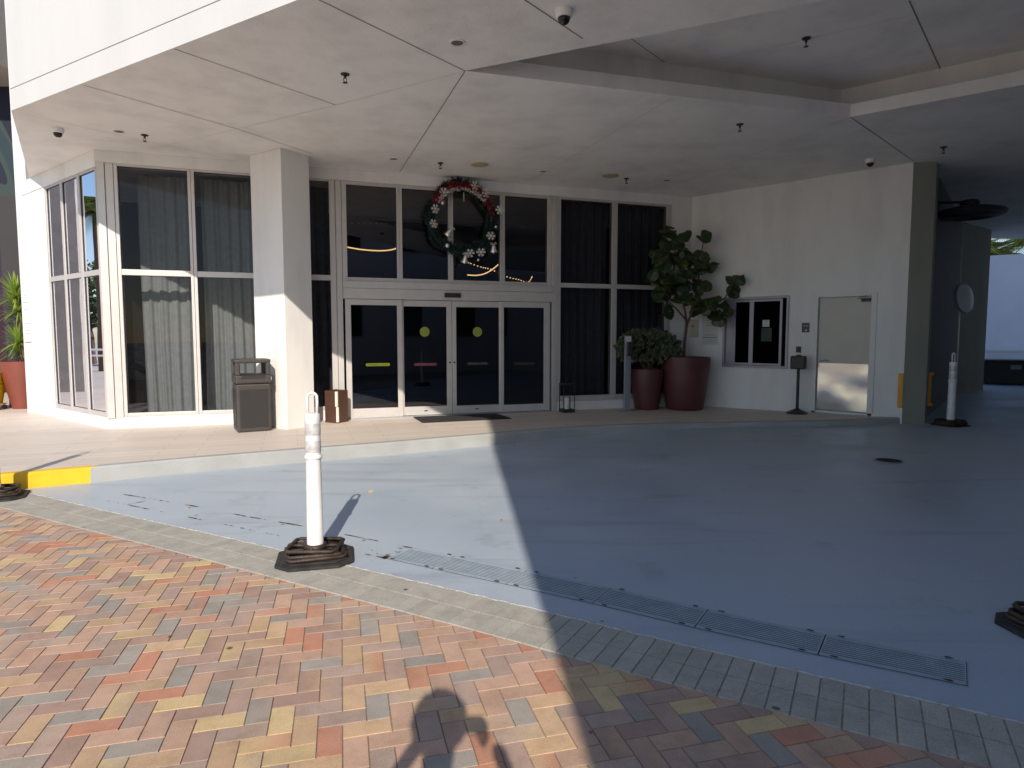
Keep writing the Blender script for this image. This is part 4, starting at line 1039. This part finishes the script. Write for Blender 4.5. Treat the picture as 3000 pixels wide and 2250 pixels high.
# ------------------------------------------------------------------ potted plants by the wall
def pot(t, r1, r0, h, m_, n=40):
    m = MB(); m.lathe([(r0 * .96, 0), (r0, .02), (r0 + (r1 - r0) * .55, h * .45), (r1 * .985, h * .85), (r1, h), (r1 - .035, h), (r1 - .05, h - .10)], n); m.build('pot', m_, t, auto=50)
    m = MB(); m.lathe([(r1 - .045, h - .10), (.01, h - .08)], 24); m.build('soil', M_soil, t)
def roundleaf(mb, p, d, up, L, wd, rnd, curl=.15):
    d = d.normalized(); s = d.cross(up).normalized(); n = s.cross(d).normalized()
    st = [(0, .08), (.12, .45), (.35, .88), (.6, 1.0), (.82, .82), (.95, .4), (1.0, .02)]
    vs = []
    for k, (u, w) in enumerate(st):
        ww = w * wd * (1 + .10 * math.sin(k * 2.3 + rnd.uniform(0, 1)))
        c = p + d * L * u - n * curl * L * u * u
        vs += [c - s * ww - n * .02, c + n * .012, c + s * ww - n * .02]
    fs = []
    for k in range(len(st) - 1):
        a = k * 3; fs += [(a, a + 1, a + 4, a + 3), (a + 1, a + 2, a + 5, a + 4)]
    mb.add(vs, fs)
for q in DRY: dryleaf(*q)
fg = thing('fiddle_leaf_fig', 'tall fiddle leaf fig with big round leaves in the larger maroon pot', 'potted plant', (3.44, 12.78, .172))
o3 = Vector((3.44, 12.78, .172))
pot(fg, .48, .36, 1.04, M_maroon)
m = MB()
br = [([(3.40, 12.78, 1.1), (3.41, 12.76, 1.5), (3.45, 12.76, 1.86)], [.035, .03, .028]),
      ([(3.45, 12.76, 1.84), (3.40, 12.72, 2.1), (3.30, 12.7, 2.5), (3.22, 12.72, 3.0), (3.15, 12.74, 3.55)], [.024, .02, .018, .014, .009]),
      ([(3.45, 12.76, 1.84), (3.55, 12.7, 2.15), (3.62, 12.68, 2.6), (3.68, 12.7, 3.1), (3.72, 12.7, 3.45)], [.024, .02, .016, .013, .009]),
      ([(3.42, 12.74, 1.95), (3.2, 12.6, 2.15), (3.02, 12.55, 2.3)], [.018, .014, .01]),
      ([(3.56, 12.7, 2.15), (3.85, 12.6, 2.2), (4.1, 12.5, 2.35), (4.3, 12.45, 2.75)], [.016, .014, .012, .008])]
for p, r in br: m.tube([Vector(q) - o3 for q in p], r, 8)
m.build('trunk', M_bark, fg, smooth=True)
rnd = random.Random(21); m = MB()
cl = [(3.12, 3.46, .17, 13), (3.05, 3.68, .10, 6), (3.34, 3.50, .10, 4), (3.70, 3.50, .06, 3), (3.66, 3.12, .17, 13), (3.84, 3.0, .08, 3), (2.90, 3.05, .15, 10), (3.30, 3.02, .17, 9), (3.50, 2.85, .16, 8), (2.84, 2.78, .14, 9), (3.15, 2.75, .20, 12), (3.40, 2.62, .18, 12), (2.86, 2.48, .12, 8), (3.10, 2.42, .14, 6), (3.50, 2.35, .14, 8), (3.70, 2.65, .10, 4), (3.82, 2.20, .14, 9), (4.05, 2.14, .14, 9), (3.05, 2.06, .10, 5), (4.28, 2.72, .10, 5), (4.32, 2.55, .07, 3), (3.6, 2.12, .1, 5)]
for x, z, rr, n in cl:
    for i in range(n):
        p = Vector((x + rnd.gauss(0, rr * .62), 12.66 + rnd.gauss(0, .13), z + rnd.gauss(0, rr * .62)))
        d = Vector((rnd.uniform(-1, 1) + (x - 3.4) * .4, rnd.uniform(-1, .3), rnd.uniform(-.9, .5)))
        up = Vector((rnd.uniform(-.5, .5), -rnd.uniform(.4, 1), rnd.uniform(.1, 1)))
        L = rnd.uniform(.20, .32); roundleaf(m, p - o3 - d.normalized() * L * .5, d, up, L, L * rnd.uniform(.36, .46), rnd, rnd.uniform(.05, .35))
m.build('foliage', M_fig, fg, fix=False)
sh = thing('bushy_potted_shrub', 'dense small-leaved shrub in the smaller maroon pot behind the sanitiser stand', 'potted plant', (2.68, 12.78, .172))
o3 = Vector((2.68, 12.78, .172)); pot(sh, .33, .235, .80, M_maroon)
m = MB(); 
for i in range(14):
    a = rnd.uniform(0, 6.28); e = Vector((math.cos(a) * rnd.uniform(.1, .55), math.sin(a) * .25, rnd.uniform(1.05, 1.5)))
    m.tube([(0, 0, .72), Vector((e.x * .4, e.y * .4, 1.0)), e], [.012, .009, .005], 5)
m.build('stem', M_bark, sh)
m = MB()
for i in range(520):
    a = rnd.uniform(0, 6.28); b = rnd.uniform(-.7, 1.35); rr = rnd.uniform(.5, 1) ** .5
    p = Vector((math.cos(a) * math.cos(b) * .62 * rr, math.sin(a) * math.cos(b) * .36 * rr, 1.20 + .40 * math.sin(b) * rr))
    if p.x < -.15: p.x *= 1.0 + .12 * mnoise.noise(p * 3)
    for k in range(5):
        d = Vector((math.cos(a) + rnd.uniform(-1, 1), math.sin(a) + rnd.uniform(-1, 1) - .3, rnd.uniform(-.5, .8)))
        L = rnd.uniform(.05, .085); roundleaf(m, p + d * .01, d, Vector((rnd.uniform(-.4, .4), -.5, 1)), L, L * .30, rnd, .1)
m.build('foliage', M_shrub, sh, fix=False)

# yucca in terracotta planter behind the corner pier
yc = thing('yucca_planter', 'spiky yucca in a tapered terracotta planter behind the white corner pier', 'potted plant', (-9.86, 12.95, .17))
pot(yc, .36, .20, .95, M_terra)
def yhead(mb, c, n, L0):
    for i in range(n):
        a = rnd.uniform(0, 6.28); el = rnd.uniform(-.35, 1.35); d = Vector((math.cos(a) * math.cos(el), math.sin(a) * math.cos(el), math.sin(el)))
        L = L0 * rnd.uniform(.7, 1.1); s = d.cross(Vector((0, 0, 1))); s = s.normalized() if s.length > .05 else Vector((1, 0, 0)); w = rnd.uniform(.014, .022)
        prev = []
        vs = []
        for k in range(6):
            u = k / 5; p = c + d * L * u - Vector((0, 0, 1)) * .28 * L * u * u * (1 - max(0, el) * .4); ww = w * (1 - u) ** .6 * (1.0 if k else .7)
            vs += [p - s * ww, p + s * ww]
        mb.add(vs, [(2 * k, 2 * k + 1, 2 * k + 3, 2 * k + 2) for k in range(5)])
m = MB(); m.tube([(0, 0, .85), (.02, 0, 1.4), (0, 0, 2.15)], .035, 8); m.tube([(.05, 0, .85), (.08, -.03, 1.3)], .03, 8); m.build('trunk', M_bark, yc)
m = MB(); yhead(m, Vector((-.02, 0, 2.2)), 150, .66); yhead(m, Vector((.0, 0, 1.95)), 90, .55); yhead(m, Vector((.0, -.05, 1.32)), 120, .55); yhead(m, Vector((-.05, 0, 1.1)), 70, .45)
m.build('foliage', M_yucca, yc, fix=False)

# mop bucket
bkt = thing('mop_bucket', 'yellow mop bucket on casters at the left edge beside the yucca', 'mop bucket', (-10.38, 12.62, .17), R(15))
m = MB(); m.prism([(-.30, -.18), (.30, -.18), (.30, .18), (-.30, .18)], .10, .12)
vs = []; 
for z, sx, sy in ((.11, .24, .15), (.50, .30, .19)):
    vs += [Vector((sx, sy, z)), Vector((-sx, sy, z)), Vector((-sx, -sy, z)), Vector((sx, -sy, z))]
m.add(vs, [(0, 1, 5, 4), (1, 2, 6, 5), (2, 3, 7, 6), (3, 0, 4, 7)]); m.build('tub', M_yplast, bkt, bevel=.01)
m = MB(); m.box((.16, 0, .62), (.26, .32, .24)); m.build('wringer', M_yplast, bkt, bevel=.03)
m = MB(); m.tube([(.20, -.16, .70), (.28, -.18, .9), (.26, -.18, 1.05)], .012, 8); m.build('lever', M_black, bkt)
for sx in (-.26, .26):
    for sy in (-.15, .15):
        m = MB(); m.lathe([(.045, -.014), (.045, .014)], 16, M=Matrix.Translation((sx, sy, .045)) @ Matrix.Rotation(math.pi / 2, 4, 'X')); m.build('caster', M_black, bkt)
mop = thing('mop', 'mop with a white pole standing in the yellow bucket', 'mop', (-10.50, 12.62, .45))
m = MB(); m.tube([(0, 0, 0), (.25, -.1, 1.35)], .012, 8); m.build('handle', M_whitep, mop)
m = MB(); m.lathe([(.10, -.15), (.11, 0), (.03, .1)], 12); m.build('mop_head', M_paper, mop)

# ------------------------------------------------------------------ neighbours
M_wing = stucco('grey_wing_stucco', (.72, .72, .74))
# mural building at the left
def mural_mat():
    m, nt, b = new_mat('shade_toned_mural'); L = nt.links.new
    g_ = node(nt, 'ShaderNodeNewGeometry'); sp_ = node(nt, 'ShaderNodeSeparateXYZ'); L(g_.outputs['Position'], sp_.inputs[0])
    mp = node(nt, 'ShaderNodeMapping'); mp.inputs['Scale'].default_value = (.9, .9, .45); mp.inputs['Location'].default_value = (.4, 0, 1.3); L(g_.outputs['Position'], mp.inputs['Vector'])
    n1 = node(nt, 'ShaderNodeTexNoise'); n1.inputs['Scale'].default_value = .7; n1.inputs['Detail'].default_value = 0; n1.inputs['Distortion'].default_value = 1.2; L(mp.outputs[0], n1.inputs['Vector'])
    q = node(nt, 'ShaderNodeMath', operation='MULTIPLY_ADD'); q.inputs[1].default_value = .95; L(n1.outputs['Fac'], q.inputs[0])
    z = node(nt, 'ShaderNodeMath', operation='MULTIPLY'); z.inputs[1].default_value = .085; L(sp_.outputs['Z'], z.inputs[0]); L(z.outputs[0], q.inputs[2])
    r = ramp(nt, [(0, (.006, .005, .014)), (.50, (.024, .004, .018)), (.62, (.03, .008, .035)), (.72, (.008, .012, .038)), (.80, (.016, .034, .045)), (.92, (.03, .048, .046)), (1.0, (.008, .01, .028))], 'CONSTANT')  # shade on the wall is put into these darkened mural colours
    L(q.outputs[0], r.inputs['Fac']); L(r.outputs['Color'], b.inputs['Base Color']); b.inputs['Roughness'].default_value = .8
    return m
mu = thing('mural_building', 'mural-painted wall, colours darkened for shade, with teal, navy and purple shapes behind the yucca', 'building', (-14, 17, 0))
mi = Matrix.Translation((14, -17, 0))
m = MB(); m.box((-14.0, 17.0, 3.9), (4.3, 1.0, 7.8)); o = m.build('mural_wall', mural_mat(), mu); o.matrix_parent_inverse = mi
m = MB(); m.box((-14.0, 16.4, 9.4), (4.6, 2.4, 3.2)); o = m.build('storey_or_shade_block', M_stone, mu); o.matrix_parent_inverse = mi
m = MB(); 
for k in range(7): m.box((-11.28, 16.75, .6 + k * 1.35), (.98, .6, 1.34))
o = m.build('stone_cladding', M_stone, mu); o.matrix_parent_inverse = mi
# tall pier across the walk (seen mirrored in the bay)
m = MB(); m.box((-14.3, 13.38, 4.5), (.6, .60, 9)); tag(m.build('square_pier', mat('tan_render', (.36, .33, .31), .9, .1)), 'tall tan square pier beyond the left edge, mirrored in the bay window', 'pillar')
# wing of the hotel behind the viewer whose edge casts the long straight shadow
wg = thing('shading_wing', 'white wing of the hotel behind the viewer, casting the long shadow on the drive', 'building', (8, -5, 0))
wi = Matrix.Translation((-8, 5, 0))
m = MB(); m.prism([(.73, -3.0), (1.4, -6.2), (31, -6.2), (31, -3.0)], 0, 9.3); o = m.build('wing_wall', M_wing, wg); o.matrix_parent_inverse = wi
for i in range(5):
    for j in range(2):
        m = MB(); m.box((3.2 + i * 2.8, -2.995, 2.4 + j * 3.6), (1.3, .06, 1.7)); f_ = m.build('window', M_alu, wg); f_.matrix_parent_inverse = wi
        m = MB(); m.box((3.2 + i * 2.8, -2.955, 2.4 + j * 3.6), (1.15, .02, 1.55)); f2 = m.build('pane', M_glassd, f_)

# boundary wall, dumpster and palms behind the passage
m = MB(); t = Vector((.82, -.57)); 
a = Vector((16.5, 27.0)); b = a + (Vector((1, -.55))) * 18
n = Vector((.48, .87))
m.prism([tuple(a), tuple(b), tuple(b + n * .3), tuple(a + n * .3)], 0, 4.78)
tag(m.build('boundary_wall', mat('pale_blue_render', (.74, .78, .90), .9, .04, 1)), 'plain white boundary wall seen through the passage', 'wall')
dm = thing('dumpster', 'black dumpster against the white wall at the end of the passage', 'dumpster', (15.25, 19.6, .11), R(-29))
m = MB(); m.prism([(-.85, -.5), (.85, -.5), (.85, .5), (-.85, .5)], .08, .74); m.build('body', M_black, dm, bevel=.02)
m = MB(); m.box((0, 0, .765), (1.8, 1.1, .06)); m.build('lid', M_black, dm, bevel=.015)
m = MB(); m.box((.0, -.508, .58), (.26, .01, .13)); m.build('label_plate', M_inkg, dm)
for s in (-1, 1):
    m = MB(); m.box((s * .92, 0, .5), (.14, .5, .12)); m.build('lifting_pocket', M_black, dm)
m = MB(); m.prism([(18.1, 25.75), (30.6, 18.9), (30.65, 19.0), (18.15, 25.85)], .94, 1.06); tag(m.build('wall_ledge', M_fascia), 'thin pale ledge running above the dumpster', 'ledge')

def palm(loc, h, nf, L, label, seed, group, lean=(.3, 0)):
    rnd = random.Random(seed); t = thing('palm_tree', label, 'palm tree', loc, 0, group)
    top = Vector((lean[0], lean[1], h)); m = MB()
    m.tube([(0, 0, 0), (lean[0] * .2, 0, h * .4), (lean[0] * .6, 0, h * .75), tuple(top)], [.2, .15, .13, .12], 10); m.build('trunk', M_bark, t, smooth=True)
    m = MB()
    for i in range(nf):
        a = rnd.uniform(0, 6.28); el = rnd.uniform(-.3, 1.1); d = Vector((math.cos(a) * math.cos(el), math.sin(a) * math.cos(el), math.sin(el))); side = d.cross(Vector((0, 0, 1))).normalized()
        pts = [top + d * L * u - Vector((0, 0, 1)) * L * .75 * u * u for u in [k / 12 for k in range(13)]]
        m.tube(pts, [.02 * (1 - k / 13) + .004 for k in range(13)], 4)
        for k in range(1, 37):
            u = k / 37; j = int(u * 12); p = pts[j].lerp(pts[min(12, j + 1)], u * 12 - j); tl = L * .30 * math.sin(math.pi * min(1, u * .9 + .12)) + .05
            for s in (-1, 1):
                q = side * s * tl * .8 + d * tl * .5 - Vector((0, 0, 1)) * tl * .45; w = d * .018
                m.face([p - w, p + w, p + q * .6 + w, p + q, p + q * .6 - w])
    m.build('fronds', M_palm, t, fix=False); return t
palm((19.6, 30.5, 0), 6.0, 26, 3.0, 'sunlit palm fronds showing over the white wall at the right', 3, 'palms beyond the boundary wall')
palm((23.6, 30.0, 0), 6.0, 24, 3.2, 'second palm further right over the white wall', 4, 'palms beyond the boundary wall')
palm((22.2, 31.0, 0), 5.5, 30, 3.0, 'bushy middle palm between the other two over the white wall', 9, 'palms beyond the boundary wall')
palm((-25, 16.15, 0), 6.6, 26, 2.2, 'palm mirrored in the upper right pane of the bay window', 5, 'palms left of the building', (.2, 0))
palm((-33, 24.5, 0), 7.5, 24, 2.4, 'far palm left of the building', 6, 'palms left of the building', (-.2, 0))
def tree(loc, h, r, label, seed):
    rnd = random.Random(seed); t = thing('broadleaf_tree', label, 'tree', loc, 0, 'trees left of the building')
    m = MB(); m.tube([(0, 0, 0), (.1, 0, h * .3), (0, .1, h * .55)], [.25, .2, .12], 8)
    for i in range(6):
        a = i; m.tube([(0, .05, h * .4), (math.cos(a) * r * .6, math.sin(a) * r * .6, h * .7)], [.1, .04], 6)
    m.build('trunk', M_bark, t)
    m = MB()
    cs = [(Vector((rnd.gauss(0, r * .5), rnd.gauss(0, r * .5), h * .7 + rnd.gauss(0, h * .14))), rnd.uniform(.3, .55) * r) for _ in range(16)]
    for c, rr in cs:
        for i in range(130):
            v = Vector((rnd.gauss(0, 1), rnd.gauss(0, 1), rnd.gauss(0, 1))).normalized() * rr * rnd.uniform(.5, 1); p = c + v
            a = Vector((rnd.uniform(-1, 1), rnd.uniform(-1, 1), rnd.uniform(-1, 1))).normalized() * .16; b = a.orthogonal().normalized() * .08
            m.face([p - a, p + b, p + a, p - b])
    m.build('crown', M_tree, t, fix=False)
for i, (x, y, h, r) in enumerate(((-38, 20.9, 5.0, 2.6), (-40, 26, 6, 3), (-36, 14.5, 5, 2.4), (-42, 32, 6.5, 3.2), (-37, 8, 5.2, 2.6))):
    tree((x, y, 0), h, r, ['broad dark tree mirrored in the right pane of the bay', 'taller tree behind the mirrored railing', 'low bushy tree at the left of the drive', 'largest tree far behind the left building', 'nearest low tree beyond the left edge'][i], 40 + i)
rl = thing('white_railing', 'white metal railing beyond the left edge, mirrored low in the bay window', 'railing', (-20, 16, .1))
m = MB()
for z in (1.05, .85): m.tube([(0, -8, z), (0, 6, z)], .035, 8)
m.build('rail', M_whitep, rl)
m = MB()
for k in range(15): m.tube([(0, -8 + k, 0), (0, -8 + k, 1.05)], .025, 6)
m.build('baluster', M_whitep, rl)

# ------------------------------------------------------------------ fan and mirror in the passage
fn = thing('wall_fan', 'large black round drum fan on a bracket high in the dark passage', 'fan', (8.24, 11.8, 3.84), R(55))
fn.scale = (.86, .86, .86)
m = MB(); Rt = Matrix.Rotation(0, 4, 'X')
m.lathe([(.50, -.08), (.63, -.06), (.66, .0), (.62, .04), (.40, .10), (.05, .13)], 36); m.build('shroud', M_black, fn, auto=40)
m = MB(); m.lathe([(.16, .12), (.18, .2), (.14, .26), (.02, .28)], 20); m.build('motor', M_black, fn, auto=40)
m = MB(); m.tube([(-.1, .0, .2), (-.3, .35, .2), (-.45, .62, .2)], .03, 8); m.build('bracket', M_black, fn)
m = MB()
for k in range(10): r_ = .1 + k * .05; m.tube([(r_ * math.cos(a), r_ * math.sin(a), -.085) for a in [2 * math.pi * i / 28 for i in range(28)]], .005, 4, closed=True)
m.build('grille', M_black, fn)
mr = thing('convex_mirror', 'round convex safety mirror on the passage wall near its far end', 'mirror', (10.76, 15.42, 2.52))
m = MB(); Mr = Matrix.Rotation(R(27), 4, 'Z') @ Matrix.Rotation(R(84), 4, 'X')
m.lathe([(.36, 0), (.355, .01), (.30, .03), (.18, .055), (.02, .065)], 36, M=Mr); m.build('mirror_face', mat('painted_reflection', (.72, .76, .84), .4, .08, 2), mr, smooth=True)  # matte pale colour painted in place of the mirror's bright reflection
m = MB(); m.lathe([(.375, -.02), (.375, .01), (.35, .015)], 36, M=Mr); m.build('rim', M_wframe, mr)
m = MB(); m.tube([(0, 0, 0), (-.10, .10, .0)], .02, 6); m.build('mount', M_black, mr)

# ------------------------------------------------------------------ photographer (throws the shadow)
pr = thing('person', 'person holding a phone up, seen as a shadow on the pavers', 'person', (-.13, -.22, 0))
o3 = Vector((-.13, -.22, 0))
def skinned(name, joints, bones, m_, parent, lv=2):
    me = bpy.data.meshes.new(name); me.from_pydata([Vector(j[0]) - o3 for j in joints], bones, []); me.materials.append(m_)
    o = bpy.data.objects.new(name, me); C.objects.link(o); o.parent = parent
    sk = o.modifiers.new('skin', 'SKIN'); sk.use_smooth_shade = True
    if not me.skin_vertices: bpy.context.view_layer.update()
    lay = me.skin_vertices[0] if me.skin_vertices else None
    return o, me, sk
def grow(name, joints, bones, m_, parent, lv=2):
    me = bpy.data.meshes.new(name)
    me.from_pydata([tuple(Vector(j[0]) - o3) for j in joints], bones, []); me.materials.append(m_)
    o = bpy.data.objects.new(name, me); C.objects.link(o); o.parent = parent
    bm = bmesh.new(); bm.from_mesh(me); sl = bm.verts.layers.skin.verify(); bm.verts.ensure_lookup_table()
    for v, j in zip(bm.verts, joints):
        r = j[1]; v[sl].radius = r if isinstance(r, tuple) else (r, r)
    bm.verts[0][sl].use_root = True
    bm.to_mesh(me); bm.free()
    sk = o.modifiers.new('skin', 'SKIN'); sk.use_smooth_shade = True
    ss = o.modifiers.new('sub', 'SUBSURF'); ss.levels = lv; ss.render_levels = lv
    return o
X, Y = -.075, -.24
J = [((X, Y, .98), (.15, .11)), ((X, Y, 1.20), (.14, .10)), ((X, Y - .01, 1.42), (.17, .11)), ((X, Y, 1.52), (.07, .07)), ((X, Y + .03, 1.62), (.058, .062)),
     ((X, Y + .05, 1.70), (.082, .10)), ((X, Y + .04, 1.80), (.075, .092)), ((X, Y + .03, 1.85), (.045, .055)),
     # right shoulder, elbow, wrist, palm
     ((X + .19, Y, 1.46), (.058, .058)), ((X + .30, Y + .06, 1.24), (.045, .045)), ((X + .255, Y + .16, 1.50), (.030, .030)), ((X + .215, Y + .19, 1.60), (.030, .036)),
     # left
     ((X - .19, Y, 1.46), (.058, .058)), ((X - .27, Y + .08, 1.24), (.045, .045)), ((X - .16, Y + .17, 1.50), (.030, .030)), ((X - .085, Y + .20, 1.60), (.030, .036)),
     # legs
     ((X + .10, Y, .88), (.095, .10)), ((X + .12, Y + .01, .50), (.06, .065)), ((X + .13, Y - .02, .10), (.04, .045)), ((X + .15, Y + .12, .045), (.04, .03)),
     ((X - .10, Y, .88), (.095, .10)), ((X - .13, Y + .01, .50), (.06, .065)), ((X - .15, Y - .02, .10), (.04, .045)), ((X - .18, Y + .12, .045), (.04, .03))]
Bn = [(0, 1), (1, 2), (2, 3), (3, 4), (4, 5), (5, 6), (6, 7), (2, 8), (8, 9), (9, 10), (10, 11), (2, 12), (12, 13), (13, 14), (14, 15), (0, 16), (16, 17), (17, 18), (18, 19), (0, 20), (20, 21), (21, 22), (22, 23)]
grow('body', J, Bn, M_skin, pr)
# clothes as slightly fatter shells
J2 = [((X, Y, .94), (.165, .125)), ((X, Y, 1.20), (.155, .115)), ((X, Y - .01, 1.41), (.183, .122)), ((X, Y, 1.50), (.085, .085)), ((X + .19, Y, 1.46), (.072, .072)), ((X + .27, Y + .04, 1.31), (.058, .058)), ((X - .19, Y, 1.46), (.072, .072)), ((X - .25, Y + .05, 1.31), (.058, .058))]
grow('shirt', J2, [(0, 1), (1, 2), (2, 3), (2, 4), (4, 5), (2, 6), (6, 7)], M_shirt, pr)
J3 = [((X, Y, .98), (.16, .12)), ((X + .10, Y, .84), (.108, .112)), ((X + .12, Y + .01, .50), (.075, .08)), ((X + .13, Y - .02, .08), (.06, .065)), ((X - .10, Y, .84), (.108, .112)), ((X - .13, Y + .01, .50), (.075, .08)), ((X - .15, Y - .02, .08), (.06, .065))]
grow('trousers', J3, [(0, 1), (1, 2), (2, 3), (0, 4), (4, 5), (5, 6)], M_trous, pr)
# hair cap, nose, ears
m = MB(); hc_ = Vector((X, Y + .035, 1.80)) - o3
vs = []; rndh = random.Random(2)
for i in range(9):
    for k in range(24):
        a = 2 * math.pi * k / 24; b = math.pi / 2 * (1 - i / 8 * 1.35); r_ = 1.06 + rndh.uniform(-.05, .06)
        yv = math.sin(a) * math.cos(b); 
        if b < 0 and math.sin(a) > .2: r_ *= .9
        vs.append(hc_ + Vector((math.cos(a) * math.cos(b) * .112 * r_, yv * .125 * r_ - .012, math.sin(b) * .125 * r_)))
m.add(vs, [(i * 24 + k, i * 24 + (k + 1) % 24, (i + 1) * 24 + (k + 1) % 24, (i + 1) * 24 + k) for i in range(8) for k in range(24)]); m.build('hair', M_hair, pr, smooth=True)
m = MB(); m.tube([Vector((X, Y + .140, 1.735)) - o3, Vector((X, Y + .162, 1.705)) - o3, Vector((X, Y + .145, 1.69)) - o3], [.008, .014, .010], 8); m.build('nose', M_skin, pr, smooth=True)
for s in (-1, 1):
    m = MB(); c = Vector((X + s * .036, Y + .135, 1.735)) - o3; m.lathe([(.001, -.010), (.010, -.006), (.012, 0), (.010, .006), (.001, .010)], 12, c=c); m.build('eye', M_paper, pr, smooth=True)
    m = MB(); c = Vector((X + s * .087, Y + .045, 1.73)) - o3; m.lathe([(.001, -.03), (.014, -.018), (.018, .01), (.010, .03), (.001, .034)], 10, c=c); m.build('ear', M_skin, pr, smooth=True)
m = MB(); m.tube([Vector((X - .025, Y + .143, 1.665)) - o3, Vector((X, Y + .15, 1.663)) - o3, Vector((X + .025, Y + .143, 1.665)) - o3], [.004, .007, .004], 6); m.build('mouth', M_red, pr, smooth=True)
# fingers around the phone
def fingers(px, s):
    pts = [((px, Y + .195, 1.60))]
    for k in range(4):
        z = 1.615 + k * .018; L = (.030, .036, .034, .026)[k]
        m = MB(); m.tube([Vector((px + s * .006, -.045, 1.60 + k * .012)) - o3, Vector((px + s * .012, -.022, z)) - o3, Vector((px - s * .005, -.014, z + .003)) - o3, Vector((px - s * L, -.016, z + .004)) - o3], [.0095, .009, .0085, .006], 8); m.build('finger', M_skin, pr, smooth=True)
    m = MB(); m.tube([Vector((px + s * .0, -.055, 1.592)) - o3, Vector((px - s * .012, -.062, 1.62)) - o3, Vector((px - s * .028, -.056, 1.645)) - o3], [.011, .010, .007], 8); m.build('thumb', M_skin, pr, smooth=True)
fingers(.095, 1); fingers(-.165, -1)
for s in (-1, 1):
    m = MB(); m.prism([(-.05, -.10), (.05, -.10), (.055, .10), (.03, .18), (-.03, .18), (-.055, .10)], .0, .08); o = m.build('shoe', M_black, pr, bevel=.02); o.location = Vector((X + s * .15, Y + .02, .0)) - o3
ph = thing('phone', 'thin dark phone held level in front of the face', 'phone', (-.02, -.034, 1.665))
m = MB(); m.box((0, 0, 0), (.24, .009, .080)); m.build('body', M_black, ph, bevel=.003)
m = MB(); m.box((0, -.0052, 0), (.22, .001, .070)); m.build('screen', M_lens, ph)
m = MB(); m.lathe([(.006, 0), (.006, .003)], 12, M=Matrix.Translation((.035, .0045, -.02)) @ Matrix.Rotation(-math.pi / 2, 4, 'X')); m.build('lens', M_lens, ph)

# ------------------------------------------------------------------ light, sky, camera
AZ, EL = 94.7, 32.3
tr = Vector((math.cos(R(AZ)) * math.cos(R(EL)), math.sin(R(AZ)) * math.cos(R(EL)), -math.sin(R(EL))))
sl = bpy.data.lights.new('sun', 'SUN'); sl.energy = 5.0; sl.angle = R(.53); sl.color = (1, .905, .78)
so = bpy.data.objects.new('sun', sl); C.objects.link(so); so.rotation_euler = tr.to_track_quat('-Z', 'Y').to_euler(); so.location = (0, -20, 20)
w = bpy.data.worlds.new('World'); scn.world = w; w.use_nodes = True; nt = w.node_tree
sk = node(nt, 'ShaderNodeTexSky', sky_type='NISHITA'); sk.sun_disc = False; sk.sun_elevation = R(EL)
sk.sun_rotation = math.atan2(-tr.x, -tr.y); sk.air_density = 1.0; sk.dust_density = .4; sk.ozone_density = 2.5
bg = nt.nodes['Background']; bg.inputs['Strength'].default_value = .15; nt.links.new(sk.outputs[0], bg.inputs['Color'])

cd = bpy.data.cameras.new('camera'); co = bpy.data.objects.new('camera', cd); C.objects.link(co)
co.location = (0, 0, 1.63); co.rotation_euler = (R(90 - 4.29), R(0), 0); cd.sensor_width = 36; cd.lens = 36 * 1886.9 / 3000; cd.clip_end = 500; cd.clip_start = .01
scn.camera = co
scn.render.engine = 'CYCLES'
scn.cycles.max_bounces = 10; scn.cycles.diffuse_bounces = 5; scn.cycles.glossy_bounces = 4; scn.cycles.transparent_max_bounces = 16
scn.view_settings.view_transform = 'Standard'; scn.view_settings.look = 'None'; scn.view_settings.exposure = 0; scn.view_settings.gamma = 1
scn.render.resolution_x = 1024; scn.render.resolution_y = 768
